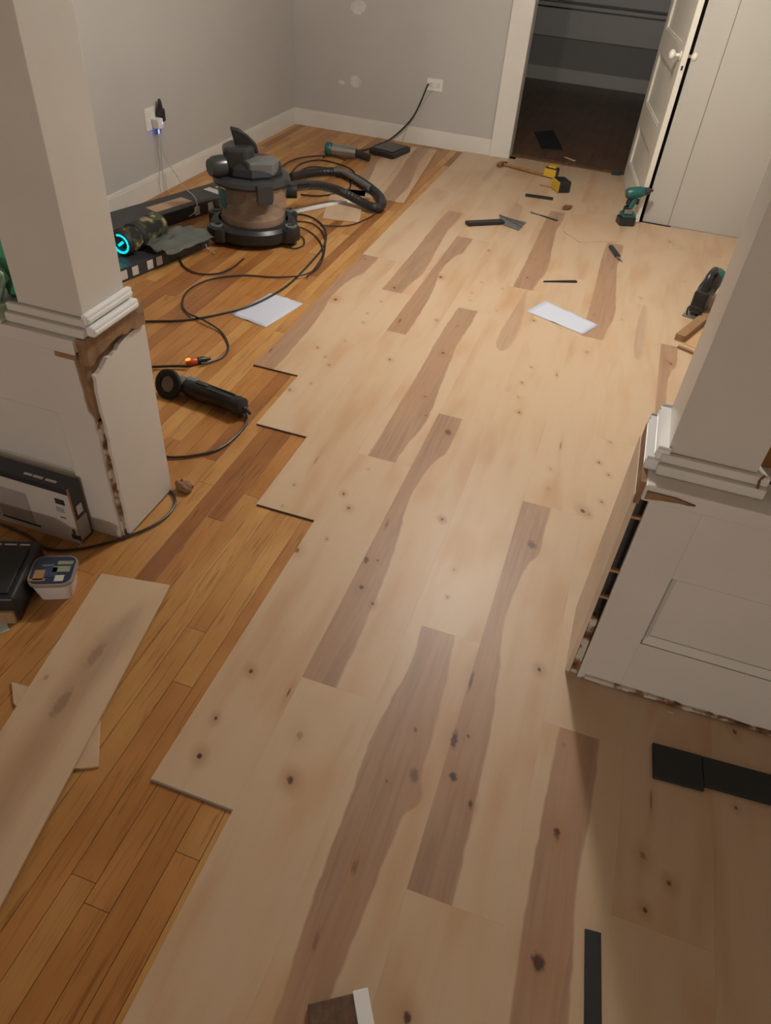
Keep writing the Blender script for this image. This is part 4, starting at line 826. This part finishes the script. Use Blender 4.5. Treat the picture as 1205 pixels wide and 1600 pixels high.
for nm,mm,x0,y0,x1,y1 in (('gold_print',mat('gold_print',(.35,.2,.08),.5),-.045,-.035,-.018,.0),('gold_print',bpy.data.materials['gold_print'],-.052,-.038,-.012,-.03),('pale_print',mat('pale_green_print',(.25,.28,.18),.5),.0,-.008,.045,.012),('pale_print',bpy.data.materials['pale_green_print'],.008,.018,.048,.03),('white_print',ICON,.012,-.04,.035,-.02),('grey_print',GREY,-.03,.012,.0,.019),('blue_print',mat('blue_print',(.03,.05,.11),.4),-.018,-.025,.012,.008)):
    obj(nm,box(B(),(x0*W_/.115,y0*H_/.1,.0845),(x1*W_/.115,y1*H_/.1,.0855)),mm,lab)
# small crumpled scrap at pedestal foot
o=tag(obj('brown_scrap',ell(B(),(0,0,.018),(.035,.025,.02),None,12,.6,7,10),mat('brown_scrap_paper',(.25,.13,.07),.8)),'crumpled brown scrap by the far foot of left pedestal','scrap'); o.location=(-1.2409,1.7354,-0.0080)
# ------------------------------------------------------------ on the left half wall
gb=B(); ell(gb,(0,0,.09),(.06,.05,.12),None,20,.35,2,7); ell(gb,(-.04,.05,.16),(.05,.04,.12),None,16,.4,5,7)
o=tag(obj('green_bag',gb,GREEN,smooth=True),'green plastic bag heaped on the half wall left of the column','bag'); o.location=(-1.60,1.60,.735)
o=tag(obj('white_bundle',ell(B(),(0,0,.07),(.09,.07,.075),None,20,.3,4,6),BAGW,smooth=True),'pale bundle in front of the green bag, at the left edge','bundle'); o.location=(-1.66,1.50,.735)
tag(obj('pale_tray',box(B(),(-.12,-.06,0),(.075,.05,.012),.004),mat('pale_green_plastic',(.5,.56,.44),.45)),'flat pale green tray edge on the left half wall','tray').location=(-1.60,1.475,.735)
# ------------------------------------------------------------ on the right half wall
bx=Vector((0.4714,1.5000,0.7182)); 
nl=tag(obj('bent_nail',tube(B(),[(0,0,0),(.002,-.005,.02),(-.002,-.003,.045),(.004,0,.06)],.003,8,3),mat('rust',(.2,.08,.03),.7),smooth=True),'bent rusty nail sticking up beside the right column','nail'); nl.location=(.463,1.475,.735)
cl=thing('black_clamp','black two-pronged clamp lying on the right half wall','clamp',(.50,1.50,.735),math.radians(-40))
obj('prong',tube(B(),[(-.03,.012,.016),(.0,.014,.022),(.05,.02,.02)],.006,10,4),BLK,cl,smooth=True); obj('prong',tube(B(),[(-.015,.04,.016),(.01,.038,.02),(.05,.03,.02)],.006,10,4),BLK,cl,smooth=True)
obj('clamp_body',box(B(),(.045,.005,0),(.14,.045,.035),.008),BLK,cl)
stick('wood_block','orange-brown wood block on the half wall behind the right column',(.485,1.64,.77),(.62,1.66,.77),.07,.07,mat('orange_wood',(.42,.2,.06),.5,var=.2,vs=25))
# ------------------------------------------------------------ bottom right
bar('edge_strip','left black rubber strip on the shadowed floor before right pedestal',(0.4784,1.2233,0.0000),(0.6090,1.2315,0.0000),.105,.010,RUB,'strip')
bar('edge_strip','right black rubber strip running off frame at the right edge',(0.6090,1.2374,0.0000),(0.8420,1.2510,0.0000),.088,.012,RUB,'strip')
bar('transition_strip','black strip lying along the planks at the bottom right',(0.3701,0.7400,0.0000),(0.3937,0.5193,0.0000),.036,.006,RUB,'strip')
t,l=oriented('wood_offcut','dark brown wood offcut with white painted end at the bottom edge','offcut',(-0.1705,0.3954,0.0000),(-0.0915,0.4437,0.0000),0)
t.location.z=0
obj('wood_body',box(B(),(0,-.16,0),(l,0,.018),.002),mat('weathered_brown_wood',(.10,.055,.03),.7,var=.5,vs=40,bump=.3,bs=70),t); obj('painted_end',box(B(),(l,-.16,0),(l+.032,.004,.019),.002),WHITE,t)
tag(obj('wood_chip',box(B(),(-.008,-.003,0),(.008,.003,.003),.001),mat('chip',(.6,.45,.38),.6)),'tiny pale chip on the shadowed floor before right pedestal','chip').location=(0.5225,1.4020,0.0000)
